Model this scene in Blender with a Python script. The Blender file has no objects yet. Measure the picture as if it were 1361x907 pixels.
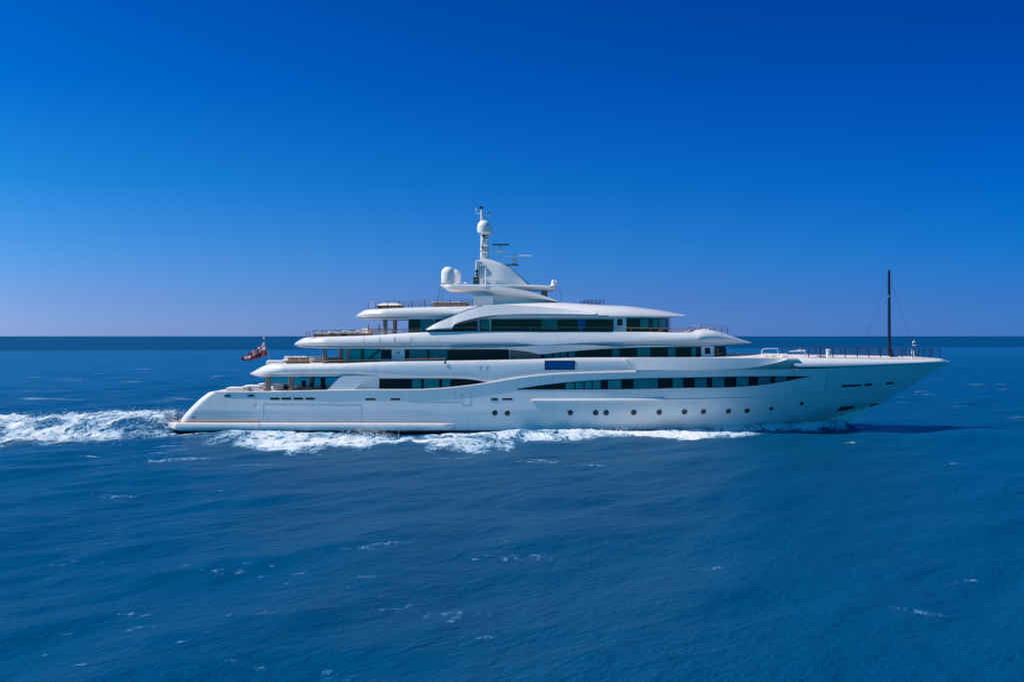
import bpy, bmesh, math, random
import numpy as np
from mathutils import Vector
random.seed(7)
rng = np.random.default_rng(11)
scn = bpy.context.scene
C = scn.collection

# ------------------------------------------------------------------ camera, sky, sun, exposure
CAM_H = 9.5          # height of the camera above the sea
FPX = 1500.0         # focal length in photo pixels (photo is 1361 wide)
CX, HY = 680.5, 447.0
YC = 116.5           # distance to the yacht's centre line
cam_d = bpy.data.cameras.new('camera')
cam = bpy.data.objects.new('camera', cam_d); C.objects.link(cam)
cam.location = (0, 0, CAM_H); cam.rotation_euler = (math.radians(90), 0, 0)
cam_d.sensor_width = 36; cam_d.lens = 36 * FPX / 1361
cam_d.shift_y = -6.5 / 1361
cam_d.clip_start = 0.5; cam_d.clip_end = 120000
scn.camera = cam

SUN_EL = math.radians(47); SUN_AZ = math.radians(-95.5)   # azimuth from +Y towards +X: off to the left, a little behind the camera
sun_dir = Vector((math.sin(SUN_AZ) * math.cos(SUN_EL), math.cos(SUN_AZ) * math.cos(SUN_EL), math.sin(SUN_EL)))
sl = bpy.data.lights.new('sun', 'SUN'); sl.energy = 5.0; sl.angle = math.radians(0.5); sl.color = (1, .89, .79)
so = bpy.data.objects.new('sun', sl); C.objects.link(so)
so.rotation_euler = sun_dir.to_track_quat('Z', 'Y').to_euler(); so.location = (-60, 60, 80)

world = bpy.data.worlds.new('World'); scn.world = world; world.use_nodes = True
nt = world.node_tree; nt.nodes.clear()
out = nt.nodes.new('ShaderNodeOutputWorld'); bg = nt.nodes.new('ShaderNodeBackground')
sky = nt.nodes.new('ShaderNodeTexSky'); sky.sky_type = 'NISHITA'; sky.sun_disc = False
sky.sun_elevation = SUN_EL; sky.sun_rotation = SUN_AZ
sky.air_density = 1.0; sky.dust_density = 0.3; sky.ozone_density = 4.0; sky.altitude = 0
tc = nt.nodes.new('ShaderNodeTexCoord'); sx = nt.nodes.new('ShaderNodeSeparateXYZ')
nt.links.new(tc.outputs['Generated'], sx.inputs[0])
mul = nt.nodes.new('ShaderNodeMixRGB'); mul.blend_type = 'MULTIPLY'; mul.inputs[0].default_value = 1
# deep polarised blue overhead, paler and hazier low down and towards the sun (left)
SUN_SIDE = [(0, (.34, .50, 1.18)), (.031, (.25, .42, .97)), (.076, (.14, .40, .86)), (.13, (.035, .38, .78)), (.213, (.0, .29, .75)), (.283, (0, .256, .72)), (.6, (.03, .38, .68))]
FAR_SIDE = [(0, (.062, .225, .84)), (.031, (.044, .19, .68)), (.076, (.008, .205, .62)), (.13, (.0, .182, .60)), (.213, (0, .147, .55)), (.283, (0, .125, .49)), (.6, (.0, .34, .60))]
def sky_ramp(stops):
    r = nt.nodes.new('ShaderNodeValToRGB'); el = r.color_ramp.elements
    while len(el) > 1: el.remove(el[-1])
    el[0].position = stops[0][0]; el[0].color = (*stops[0][1], 1)
    for p_, c_ in stops[1:]:
        e_ = el.new(p_); e_.color = (*c_, 1)
    nt.links.new(sx.outputs['Z'], r.inputs[0]); return r
r1, r2 = sky_ramp(SUN_SIDE), sky_ramp(FAR_SIDE)
az = nt.nodes.new('ShaderNodeMapRange'); az.inputs[1].default_value = -.42; az.inputs[2].default_value = .42
pw = nt.nodes.new('ShaderNodeMath'); pw.operation = 'POWER'; pw.inputs[1].default_value = .62
nt.links.new(sx.outputs['X'], az.inputs[0]); nt.links.new(az.outputs[0], pw.inputs[0])
ramp = nt.nodes.new('ShaderNodeMixRGB')
BACK_SIDE = [(0, (.04, .43, .70)), (.1, (.02, .48, .74)), (.3, (0, .52, .76)), (.6, (.0, .54, .80))]
r3 = sky_ramp(BACK_SIDE)
bk = nt.nodes.new('ShaderNodeMapRange'); bk.inputs[1].default_value = .55; bk.inputs[2].default_value = -.25
nt.links.new(sx.outputs['Y'], bk.inputs[0])
ramp2 = nt.nodes.new('ShaderNodeMixRGB')
nt.links.new(bk.outputs[0], ramp2.inputs[0]); nt.links.new(ramp.outputs[0], ramp2.inputs[1]); nt.links.new(r3.outputs[0], ramp2.inputs[2])
nt.links.new(pw.outputs[0], ramp.inputs[0]); nt.links.new(r1.outputs[0], ramp.inputs[1]); nt.links.new(r2.outputs[0], ramp.inputs[2])
nt.links.new(sky.outputs[0], mul.inputs[1]); nt.links.new(ramp2.outputs[0], mul.inputs[2])
nt.links.new(mul.outputs[0], bg.inputs[0]); nt.links.new(bg.outputs[0], out.inputs[0])
bg.inputs[1].default_value = 0.15

scn.view_settings.view_transform = 'Standard'; scn.view_settings.look = 'None'
scn.view_settings.exposure = 0.0; scn.view_settings.gamma = 1.0; scn.view_settings.use_curve_mapping = False
scn.render.engine = 'CYCLES'
scn.cycles.max_bounces = 8; scn.cycles.transparent_max_bounces = 12

# ------------------------------------------------------------------ materials
def newmat(name):
    m = bpy.data.materials.new(name); m.use_nodes = True
    return m, m.node_tree.nodes, m.node_tree.links, m.node_tree.nodes['Principled BSDF']
def simple(name, col, rough=.4, metal=0, spec=.5, vary=0.0, scale=2.0, bump=0.0, coat=0):
    m, n, l, b = newmat(name)
    b.inputs['Base Color'].default_value = (*col, 1); b.inputs['Roughness'].default_value = rough
    b.inputs['Metallic'].default_value = metal; b.inputs['Specular IOR Level'].default_value = spec
    b.inputs['Coat Weight'].default_value = coat; b.inputs['Coat Roughness'].default_value = .05
    if vary or bump:
        t = n.new('ShaderNodeTexCoord'); q = n.new('ShaderNodeTexNoise')
        q.inputs['Scale'].default_value = scale; q.inputs['Detail'].default_value = 6
        l.new(t.outputs['Object'], q.inputs['Vector'])
        if vary:
            mx = n.new('ShaderNodeMixRGB'); mx.inputs[1].default_value = (*[c * (1 - vary) for c in col], 1)
            mx.inputs[2].default_value = (*[min(1, c * (1 + vary)) for c in col], 1)
            l.new(q.outputs['Fac'], mx.inputs[0]); l.new(mx.outputs[0], b.inputs['Base Color'])
        if bump:
            bm_ = n.new('ShaderNodeBump'); bm_.inputs['Strength'].default_value = bump; bm_.inputs['Distance'].default_value = .03
            l.new(q.outputs['Fac'], bm_.inputs['Height']); l.new(bm_.outputs[0], b.inputs['Normal'])
    return m
def paint_mat(name, col, boot=False):
    """glossy yacht paint: very slight plate waviness, faint vertical run marks, optional dark boot top below the waterline"""
    m, n, l, b = newmat(name)
    b.inputs['Roughness'].default_value = .3; b.inputs['Specular IOR Level'].default_value = .45
    b.inputs['Coat Weight'].default_value = .5; b.inputs['Coat Roughness'].default_value = .08
    t = n.new('ShaderNodeTexCoord'); mp = n.new('ShaderNodeMapping'); mp.inputs['Scale'].default_value = (2.4, 2.4, .16)
    q = n.new('ShaderNodeTexNoise'); q.inputs['Scale'].default_value = 1.0; q.inputs['Detail'].default_value = 5
    l.new(t.outputs['Object'], mp.inputs['Vector']); l.new(mp.outputs[0], q.inputs['Vector'])
    cr = n.new('ShaderNodeValToRGB'); cr.color_ramp.elements[0].position = .32; cr.color_ramp.elements[1].position = .55
    cr.color_ramp.elements[0].color = (*[c * .95 for c in col], 1); cr.color_ramp.elements[1].color = (*col, 1)
    l.new(q.outputs['Fac'], cr.inputs[0]); last = cr.outputs[0]
    if boot:
        s = n.new('ShaderNodeSeparateXYZ'); l.new(t.outputs['Object'], s.inputs[0])
        mr = n.new('ShaderNodeMapRange'); mr.inputs[1].default_value = .30; mr.inputs[2].default_value = .27
        l.new(s.outputs['Z'], mr.inputs[0])
        mx = n.new('ShaderNodeMixRGB'); mx.inputs[2].default_value = (.004, .008, .02, 1)
        l.new(mr.outputs[0], mx.inputs[0]); l.new(last, mx.inputs[1]); last = mx.outputs[0]
    l.new(last, b.inputs['Base Color'])
    q2 = n.new('ShaderNodeTexNoise'); q2.inputs['Scale'].default_value = .7; q2.inputs['Detail'].default_value = 2
    l.new(t.outputs['Object'], q2.inputs['Vector'])
    bp = n.new('ShaderNodeBump'); bp.inputs['Strength'].default_value = .12; bp.inputs['Distance'].default_value = .05
    l.new(q2.outputs['Fac'], bp.inputs['Height']); l.new(bp.outputs[0], b.inputs['Normal'])
    return m
M = {}
M['white'] = paint_mat('white_paint', (.80, .80, .80))
M['hull'] = paint_mat('hull_paint', (.78, .79, .79), boot=True)
M['teak'] = simple('teak', (.40, .20, .09), .6, vary=.25, scale=6)
M['deck'] = simple('pale_deck', (.66, .60, .58), .7, vary=.08, scale=3)
M['darkglass'] = simple('dark_glass', (.008, .009, .012), .06, spec=.4, vary=.95, scale=1.3)
M['tealglass'] = simple('teal_glass', (.008, .18, .205), .08, spec=.5, vary=.5, scale=.9)
M['blueglass'] = simple('blue_glass', (.0, .07, .28), .12, spec=.5, vary=.12, scale=1)
M['black'] = simple('black_fitting', (.006, .008, .013), .5)
M['navy'] = simple('navy_mast', (.008, .013, .03), .35)
M['seam'] = simple('panel_seam', (.10, .16, .22), .7)
M['steel'] = simple('steel', (.55, .56, .58), .28, metal=1)
M['raildark'] = simple('dark_rail', (.02, .03, .06), .4)
M['pillar'] = simple('pillar_grey', (.21, .17, .15), .5, vary=.12, scale=3)
M['cushion'] = simple('white_cushion', (.74, .72, .70), .85, vary=.08, scale=4, bump=.3)
M['wicker'] = simple('brown_wicker', (.14, .085, .06), .8, vary=.3, scale=14, bump=.4)
M['taupe'] = simple('taupe_fabric', (.30, .21, .16), .85, vary=.15, scale=8, bump=.3)
M['charcoal'] = simple('charcoal_fabric', (.035, .035, .045), .85, vary=.2, scale=8, bump=.3)
M['red'] = simple('flag_red', (.17, .006, .02), .8, vary=.1)
M['flagblue'] = simple('flag_blue', (.012, .02, .12), .8, vary=.1)
M['flagwhite'] = simple('flag_white', (.75, .75, .78), .8, vary=.05)
M['green'] = simple('green_board', (.01, .09, .055), .5, vary=.2)
M['redlamp'] = simple('red_lamp', (.45, .02, .02), .3)
M['radome'] = simple('radome_white', (.8, .8, .79), .38, vary=.02, scale=1)
def glass_tint():
    m, n, l, b = newmat('tinted_screen')
    o = n['Material Output']; tr = n.new('ShaderNodeBsdfTransparent'); tr.inputs[0].default_value = (.3, 1, .9, 1)
    gl = n.new('ShaderNodeBsdfGlossy'); gl.inputs['Roughness'].default_value = .04; gl.inputs[0].default_value = (.7, .9, .9, 1)
    mx = n.new('ShaderNodeMixShader'); fr = n.new('ShaderNodeFresnel'); fr.inputs[0].default_value = 1.35
    df = n.new('ShaderNodeBsdfTranslucent'); df.inputs[0].default_value = (.02, .62, .60, 1); md = n.new('ShaderNodeMixShader'); md.inputs[0].default_value = .2
    l.new(tr.outputs[0], md.inputs[1]); l.new(df.outputs[0], md.inputs[2])
    l.new(fr.outputs[0], mx.inputs[0]); l.new(md.outputs[0], mx.inputs[1]); l.new(gl.outputs[0], mx.inputs[2]); l.new(mx.outputs[0], o.inputs[0])
    return m
M['tint'] = glass_tint()

# ------------------------------------------------------------------ object helpers
def link(o): C.objects.link(o); return o
def props(o, label=None, cat=None, group=None, kind=None):
    if label: o['label'] = label
    if cat: o['category'] = cat
    if group: o['group'] = group
    if kind: o['kind'] = kind
    return o
def empty(name, loc, label, cat, group=None, rz=0):
    o = link(bpy.data.objects.new(name, None)); o.location = loc; o.rotation_euler = (0, 0, rz); o.empty_display_size = .2
    return props(o, label, cat, group)
def mesh_obj(name, verts, faces, mats, parent=None, fmat=None, smooth=40, label=None):
    me = bpy.data.meshes.new(name); me.from_pydata([tuple(v) for v in verts], [], faces)
    for m in (mats if isinstance(mats, (list, tuple)) else [mats]): me.materials.append(m)
    if fmat is not None: me.polygons.foreach_set('material_index', fmat)
    bm = bmesh.new(); bm.from_mesh(me); bmesh.ops.remove_doubles(bm, verts=bm.verts, dist=1e-5)
    bmesh.ops.recalc_face_normals(bm, faces=bm.faces); bm.to_mesh(me); bm.free()
    if smooth:
        me.shade_smooth(); me.set_sharp_from_angle(angle=math.radians(smooth))
    o = link(bpy.data.objects.new(name, me)); o.parent = parent
    if label: o['label'] = label
    return o
class MB:
    def __init__(s): s.v = []; s.f = []; s.m = []
    def add(s, v, f, m=0):
        k = len(s.v); s.v += [tuple(a) for a in v]; s.f += [tuple(i + k for i in q) for q in f]; s.m += [m] * len(f); return s
    def box(s, c, size, m=0, r=None, rz=0, taper=1.0, shear=0.0):
        """box with chamfered vertical edges: r chamfer"""
        hx, hy, hz = size[0] / 2, size[1] / 2, size[2] / 2
        r = min(hx, hy, hz) * .25 if r is None else r
        rings = []
        for z, ins in ((-hz, r), (-hz + r, 0), (hz - r, 0), (hz, r)):
            k = 1 + (taper - 1) * (z + hz) / (2 * hz); ax, ay = hx * k - ins, hy * k - ins
            q = min(r, ax * .9, ay * .9)
            rings.append([(x + shear * (z + hz), y, z) for x, y in ((-ax + q, -ay), (ax - q, -ay), (ax, -ay + q), (ax, ay - q), (ax - q, ay), (-ax + q, ay), (-ax, ay - q), (-ax, -ay + q))])
        cs, sn = math.cos(rz), math.sin(rz); v = []; f = []
        for rg in rings:
            for x, y, z in rg: v.append((c[0] + x * cs - y * sn, c[1] + x * sn + y * cs, c[2] + z))
        for k in range(3):
            for i in range(8): f.append((k * 8 + i, k * 8 + (i + 1) % 8, (k + 1) * 8 + (i + 1) % 8, (k + 1) * 8 + i))
        f.append(tuple(range(7, -1, -1))); f.append(tuple(range(24, 32)))
        return s.add(v, f, m)
    def tube(s, pts, r, m=0, seg=8, r1=None):
        pts = [Vector(p) for p in pts]; n = len(pts); v = []; f = []
        for i, p in enumerate(pts):
            t = (pts[min(i + 1, n - 1)] - pts[max(i - 1, 0)]).normalized()
            a = t.cross(Vector((0, 0, 1)));
            if a.length < 1e-3: a = t.cross(Vector((0, 1, 0)))
            a.normalize(); b = t.cross(a); rr = r if r1 is None else r + (r1 - r) * i / (n - 1)
            for k in range(seg):
                q = 2 * math.pi * k / seg; v.append(p + (a * math.cos(q) + b * math.sin(q)) * rr)
        for i in range(n - 1):
            for k in range(seg): f.append((i * seg + k, i * seg + (k + 1) % seg, (i + 1) * seg + (k + 1) % seg, (i + 1) * seg + k))
        f.append(tuple(range(seg))); f.append(tuple(range((n - 1) * seg, n * seg)))
        return s.add(v, f, m)
    def lathe(s, c, prof, m=0, seg=28):
        v = []; f = []
        for r, z in prof:
            for k in range(seg): v.append((c[0] + r * math.cos(2 * math.pi * k / seg), c[1] + r * math.sin(2 * math.pi * k / seg), c[2] + z))
        for i in range(len(prof) - 1):
            for k in range(seg): f.append((i * seg + k, i * seg + (k + 1) % seg, (i + 1) * seg + (k + 1) % seg, (i + 1) * seg + k))
        f.append(tuple(range(seg))); f.append(tuple(range((len(prof) - 1) * seg, len(prof) * seg)))
        return s.add(v, f, m)
    def build(s, name, mats, parent=None, smooth=40, label=None, origin=None):
        v = s.v
        if origin is not None: v = [(a[0] - origin[0], a[1] - origin[1], a[2] - origin[2]) for a in v]
        o = mesh_obj(name, v, s.f, mats, parent, s.m, smooth, label)
        if origin is not None: o.location = origin
        return o

def crv(pts):
    """monotone cubic through the points"""
    x = np.array([p[0] for p in pts], float); y = np.array([p[1] for p in pts], float)
    h = np.diff(x); d = np.diff(y) / h; mm = np.zeros_like(x); mm[0] = d[0]; mm[-1] = d[-1]
    for i in range(1, len(x) - 1):
        if d[i - 1] * d[i] > 0:
            w1 = 2 * h[i] + h[i - 1]; w2 = h[i] + 2 * h[i - 1]; mm[i] = (w1 + w2) / (w1 / d[i - 1] + w2 / d[i])
    def f(q):
        q = float(min(max(q, x[0]), x[-1])); i = int(min(max(np.searchsorted(x, q) - 1, 0), len(x) - 2)); t = (q - x[i]) / h[i]
        return (1 + 2 * t) * (1 - t) ** 2 * y[i] + t * (1 - t) ** 2 * h[i] * mm[i] + t * t * (3 - 2 * t) * y[i + 1] + t * t * (t - 1) * h[i] * mm[i + 1]
    return f
def const(v): return lambda *a: v
def px(p, q, d): return (p - CX) * d / FPX, CAM_H - (q - HY) * d / FPX      # photo measurement at distance d -> metres
def P(p, q, w): x, z = px(p, q, YC - w); return Vector((x, YC - w, z))

# ------------------------------------------------------------------ the sea: waves shared by water and foam
NC = 46
lam = np.exp(np.linspace(math.log(1.3), math.log(30), NC)) * rng.uniform(.93, 1.07, NC)
th = math.radians(-48) + rng.normal(0, .5, NC)          # travelling mostly away from the camera
kx, ky = 2 * np.pi / lam * np.cos(th), 2 * np.pi / lam * np.sin(th)
amp = lam / (2 * np.pi) * .018 * np.where(lam > 10, (10 / lam) ** .8, 1); ph = rng.uniform(0, 2 * np.pi, NC)
DX0 = .3
def rowstep(y): return np.where(y < 500, .0045 * y, .03 * y)
_perm = rng.permutation(256); _g = rng.uniform(0, 1, 256)
def vnoise(x, y):
    xi = np.floor(x).astype(int); yi = np.floor(y).astype(int); u = x - xi; v = y - yi
    u = u * u * (3 - 2 * u); v = v * v * (3 - 2 * v)
    hsh = lambda a, b: _g[_perm[(a + _perm[b & 255]) & 255]]
    return (hsh(xi, yi) * (1 - u) + hsh(xi + 1, yi) * u) * (1 - v) + (hsh(xi, yi + 1) * (1 - u) + hsh(xi + 1, yi + 1) * u) * v
def fbm(x, y, o=4):
    s = 0; a = .5; t = 0
    for i in range(o): s = s + a * vnoise(x * 2 ** i + 17.3 * i, y * 2 ** i + 5.1 * i); t += a; a *= .55
    return s / t
def sstep(a, b, x): t = np.clip((x - a) / (b - a), 0, 1); return t * t * (3 - 2 * t)
def ppx(x, y): return CX + x * FPX / y
def wave_h(x, y):
    h = np.zeros(np.broadcast(x, y).shape); ls = np.maximum(np.maximum(rowstep(y), DX0), np.where(np.abs(x) > 75, np.abs(x) * .02, 0))
    for i in range(NC):
        att = np.clip((lam[i] / ls - 3) / 3, 0, 1)
        h = h + amp[i] * att * np.sin(kx[i] * x + ky[i] * y + ph[i])
    return h
def boat_h(x, y):
    """waves the hull makes: bow wave along the stem, trough and crest along the side, churned stern wake"""
    near = np.abs(y - YC)
    s = (34.6 - x)                                   # metres aft of the stem at the waterline
    edge = np.clip(s, 0, 40) * .28                   # bow wave leaves the hull on a diagonal
    bow = 1.3 * np.exp(-((near - edge) / (0.8 + .05 * np.clip(s, 0, 60))) ** 2) * sstep(-1.6, 1.2, s) * np.exp(-np.clip(s, 0, 99) / 11)
    side = .32 * np.exp(-((near - 9.5) / 3.0) ** 2) * np.sin((x + 4) * .21) * sstep(38, 20, x)
    st = sstep(-32.5, -37, x)                         # behind the transom
    r = fbm(x * .55 + 3, y * .4, 4) - .35
    wake = st * np.exp(-((y - YC - 3) / 11) ** 2) * (.9 * np.exp(-((x + 39) / 7) ** 2) + .36 + .7 * np.clip(r, 0, 1))
    return bow + side + wake
def sea_h(x, y):
    return wave_h(x, y) + boat_h(x, y)

def sheet(name, X, Y, Z, mat, keep=None, attr=None):
    nr, nc = X.shape; me = bpy.data.meshes.new(name)
    idx = np.arange(nr * nc).reshape(nr, nc)
    q = np.stack([idx[:-1, :-1], idx[:-1, 1:], idx[1:, 1:], idx[1:, :-1]], -1).reshape(-1, 4)
    if keep is not None:
        q = q[keep.reshape(-1)[q].max(1)]
        used = np.unique(q); mp = np.full(nr * nc, -1); mp[used] = np.arange(len(used)); q = mp[q]
    else: used = np.arange(nr * nc)
    co = np.stack([X, Y, Z], -1).reshape(-1, 3)[used]
    me.vertices.add(len(co)); me.vertices.foreach_set('co', co.ravel())
    me.loops.add(q.size); me.loops.foreach_set('vertex_index', q.ravel().astype(np.int32))
    me.polygons.add(len(q)); me.polygons.foreach_set('loop_start', np.arange(0, q.size, 4, dtype=np.int32))
    me.update(calc_edges=True)
    if attr is not None:
        a = me.attributes.new('foam', 'FLOAT', 'POINT'); a.data.foreach_set('value', attr.reshape(-1)[used].astype(np.float32))
    me.materials.append(mat); me.shade_smooth()
    return link(bpy.data.objects.new(name, me))

def water_mat():
    m, n, l, b = newmat('sea_water')
    t = n.new('ShaderNodeTexCoord')
    def noise(scale, detail=4, vec=None, dist=0):
        q = n.new('ShaderNodeTexNoise'); q.inputs['Scale'].default_value = scale; q.inputs['Detail'].default_value = detail
        q.inputs['Distortion'].default_value = dist; l.new(vec or t.outputs['Object'], q.inputs['Vector']); return q
    def math_(op, a, bb=None):
        q = n.new('ShaderNodeMath'); q.operation = op
        for i, v in enumerate((a, bb)):
            if v is None: continue
            if isinstance(v, (int, float)): q.inputs[i].default_value = v
            else: l.new(v, q.inputs[i])
        return q.outputs[0]
    s = n.new('ShaderNodeSeparateXYZ'); l.new(t.outputs['Object'], s.inputs[0])
    # darker water colour beyond a wavering line about 700-900 m out
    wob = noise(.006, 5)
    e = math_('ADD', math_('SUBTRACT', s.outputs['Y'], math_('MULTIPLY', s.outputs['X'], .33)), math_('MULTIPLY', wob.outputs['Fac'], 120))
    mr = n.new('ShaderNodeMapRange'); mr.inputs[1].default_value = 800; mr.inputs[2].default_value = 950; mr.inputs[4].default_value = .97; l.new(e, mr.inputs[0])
    big = noise(.03, 4)
    c1 = n.new('ShaderNodeMixRGB'); c1.inputs[1].default_value = WATER_A; c1.inputs[2].default_value = WATER_B; l.new(big.outputs['Fac'], c1.inputs[0])
    # brighter sky reflection painted into the farther water's colour, more so to the left
    sh = n.new('ShaderNodeMapRange'); sh.inputs[1].default_value = 70; sh.inputs[2].default_value = 420; sh.inputs[4].default_value = .75
    l.new(math_('SUBTRACT', s.outputs['Y'], math_('MULTIPLY', s.outputs['X'], 1.1)), sh.inputs[0])
    c0 = n.new('ShaderNodeMixRGB'); c0.inputs[2].default_value = WATER_SHEEN; l.new(sh.outputs[0], c0.inputs[0]); l.new(c1.outputs[0], c0.inputs[1]); c1 = c0
    c2 = n.new('ShaderNodeMixRGB'); c2.inputs[2].default_value = WATER_FAR; l.new(mr.outputs[0], c2.inputs[0]); l.new(c1.outputs[0], c2.inputs[1])
    l.new(c2.outputs[0], b.inputs['Base Color'])
    b.inputs['Roughness'].default_value = .28; b.inputs['IOR'].default_value = 1.33
    sp = n.new('ShaderNodeMapRange'); sp.inputs[3].default_value = .085; sp.inputs[4].default_value = .0; l.new(mr.outputs[0], sp.inputs[0])
    l.new(sp.outputs[0], b.inputs['Specular IOR Level']); b.inputs['Specular Tint'].default_value = (.55, .88, 1, 1)
    mr_ = n.new('ShaderNodeMapping'); mr_.inputs['Rotation'].default_value = (0, 0, -.8); l.new(t.outputs['Object'], mr_.inputs['Vector'])
    mp = n.new('ShaderNodeMapping'); mp.inputs['Scale'].default_value = (.68, 1.4, 1); l.new(mr_.outputs[0], mp.inputs['Vector'])
    n1 = noise(1.1, 5, mp.outputs[0], .4); n2 = noise(.28, 4, mp.outputs[0], .6)
    b1 = n.new('ShaderNodeBump'); wp = noise(.045, 3); ws = n.new('ShaderNodeMapRange'); ws.inputs[1].default_value = .35; ws.inputs[2].default_value = .68; ws.inputs[3].default_value = .28; ws.inputs[4].default_value = .62; l.new(wp.outputs['Fac'], ws.inputs[0]); l.new(ws.outputs[0], b1.inputs['Strength']); b1.inputs['Distance'].default_value = .36; l.new(n1.outputs['Fac'], b1.inputs['Height'])
    b2 = n.new('ShaderNodeBump'); b2.inputs['Strength'].default_value = .35; b2.inputs['Distance'].default_value = .8
    n3 = noise(4.2, 5, mp.outputs[0], .5); b3 = n.new('ShaderNodeBump'); b3.inputs['Strength'].default_value = .8; b3.inputs['Distance'].default_value = .1
    l.new(n3.outputs['Fac'], b3.inputs['Height']); l.new(b3.outputs[0], b1.inputs['Normal'])
    l.new(n2.outputs['Fac'], b2.inputs['Height']); l.new(b1.outputs[0], b2.inputs['Normal']); l.new(b2.outputs[0], b.inputs['Normal'])
    return m
WATER_SHEEN = (.006, .105, .26, 1); WATER_A = (.0, .056, .145, 1); WATER_B = (.0, .076, .182, 1); WATER_FAR = (.0, .054, .15, 1)

ys = [20.0]
while ys[-1] < 60000: ys.append(ys[-1] + float(rowstep(np.array(ys[-1]))))
ys = np.array([-400., -100, 0, 8, 15] + ys)
xi = np.arange(-75, 75.01, DX0); xo = [75 + .3]
while xo[-1] < 60000: xo.append(xo[-1] * 1.06 + .3)
xs = np.concatenate([-np.array(xo)[::-1], xi, np.array(xo)])
GX, GY = np.meshgrid(xs, ys)
GZ = sea_h(GX, np.maximum(GY, 15))
GZ[np.abs(GX) > 900] = 0; GZ[GY > 1500] = 0
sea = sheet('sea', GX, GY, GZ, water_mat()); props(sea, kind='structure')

# ------------------------------------------------------------------ foam of the wake
def foam_mat(name, sc=1.0, stretch=(.7, .27, .7), white=(.93, .96, .97), amax=1.0):
    m, n, l, b = newmat(name)
    o = n['Material Output']; t = n.new('ShaderNodeTexCoord'); at = n.new('ShaderNodeAttribute'); at.attribute_name = 'foam'
    mp = n.new('ShaderNodeMapping'); mp.inputs['Scale'].default_value = stretch; l.new(t.outputs['Object'], mp.inputs['Vector'])
    def noise(scale, detail, dist):
        q = n.new('ShaderNodeTexNoise'); q.inputs['Scale'].default_value = scale * sc; q.inputs['Detail'].default_value = detail
        q.inputs['Roughness'].default_value = .62; q.inputs['Distortion'].default_value = dist; l.new(mp.outputs[0], q.inputs['Vector']); return q.outputs['Fac']
    def mth(op, a, bb=0.0, c=False):
        q = n.new('ShaderNodeMath'); q.operation = op; q.use_clamp = c
        for i, v in enumerate((a, bb)):
            if isinstance(v, (int, float)): q.inputs[i].default_value = v
            else: l.new(v, q.inputs[i])
        return q.outputs[0]
    n1 = noise(1.15, 8, 1.3); n2 = noise(.42, 6, .8)
    ridge = mth('SUBTRACT', 1, mth('MULTIPLY', mth('ABSOLUTE', mth('SUBTRACT', n1, .5)), 5.5))     # thin lace
    lump = mth('MULTIPLY', mth('SUBTRACT', n2, .5), 2.6)
    pat = mth('ADD', mth('MULTIPLY', ridge, .58), mth('MULTIPLY', lump, .80))
    v = mth('SUBTRACT', mth('ADD', mth('MULTIPLY', at.outputs['Fac'], 1.55), pat), .88)
    mr = n.new('ShaderNodeMapRange'); mr.interpolation_type = 'SMOOTHSTEP'; mr.inputs[1].default_value = 0; mr.inputs[2].default_value = .62; l.new(v, mr.inputs[0])
    gate = n.new('ShaderNodeMapRange'); gate.inputs[1].default_value = .02; gate.inputs[2].default_value = .12; l.new(at.outputs['Fac'], gate.inputs[0])
    a = mth('MULTIPLY', mth('MULTIPLY', mr.outputs[0], gate.outputs[0], True), amax)
    hue = n.new('ShaderNodeMapRange'); hue.inputs[1].default_value = .18; hue.inputs[2].default_value = .78; l.new(v, hue.inputs[0])
    fc = n.new('ShaderNodeMixRGB'); fc.inputs[1].default_value = (.20, .55, .84, 1); fc.inputs[2].default_value = (*white, 1)      # thin foam is aerated pale blue water
    l.new(hue.outputs[0], fc.inputs[0]); l.new(fc.outputs[0], b.inputs['Base Color'])
    b.inputs['Base Color'].default_value = (*white, 1); b.inputs['Roughness'].default_value = .9; b.inputs['Specular IOR Level'].default_value = .1
    bp = n.new('ShaderNodeBump'); bp.inputs['Strength'].default_value = .35; bp.inputs['Distance'].default_value = .3; l.new(n1, bp.inputs['Height']); l.new(bp.outputs[0], b.inputs['Normal'])
    tr = n.new('ShaderNodeBsdfTransparent'); mx = n.new('ShaderNodeMixShader')
    tl = n.new('ShaderNodeBsdfTranslucent'); tl.inputs[0].default_value = (.8, .92, .97, 1); m2 = n.new('ShaderNodeMixShader'); m2.inputs[0].default_value = .22
    l.new(b.outputs[0], m2.inputs[1]); l.new(tl.outputs[0], m2.inputs[2])
    l.new(a, mx.inputs[0]); l.new(tr.outputs[0], mx.inputs[1]); l.new(m2.outputs[0], mx.inputs[2]); l.new(mx.outputs[0], o.inputs[0])
    return m
nbx = [(-140, 606), (0, 603), (40, 596), (110, 594.5), (143, 591), (198, 583), (235, 586), (262, 592), (330, 598), (380, 605), (420, 608), (436, 598), (478, 602), (503, 596), (527, 597), (544, 587), (556, 600), (569, 605), (602, 603), (640, 603), (678, 602), (691, 593.5), (732, 591), (760, 589.5), (785, 588), (840, 585.5), (870, 587), (919, 589.5), (939, 584), (985, 584), (1015, 578), (1040, 573), (1052, 571)]
fbx = [(-140, 558), (0, 556), (30, 560), (66, 562), (115, 556), (160, 556), (187, 557), (207, 555), (225, 557), (240, 562)]
def near_hull(x):                                    # half breadth at the waterline
    return np.maximum(0, np.where(x < 0, 6.2, 6.2 * (1 - np.clip(x / 33.9, 0, 1) ** 1.7)) - 1.7 * np.clip((x - 20) / 13, 0, 1))
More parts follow.
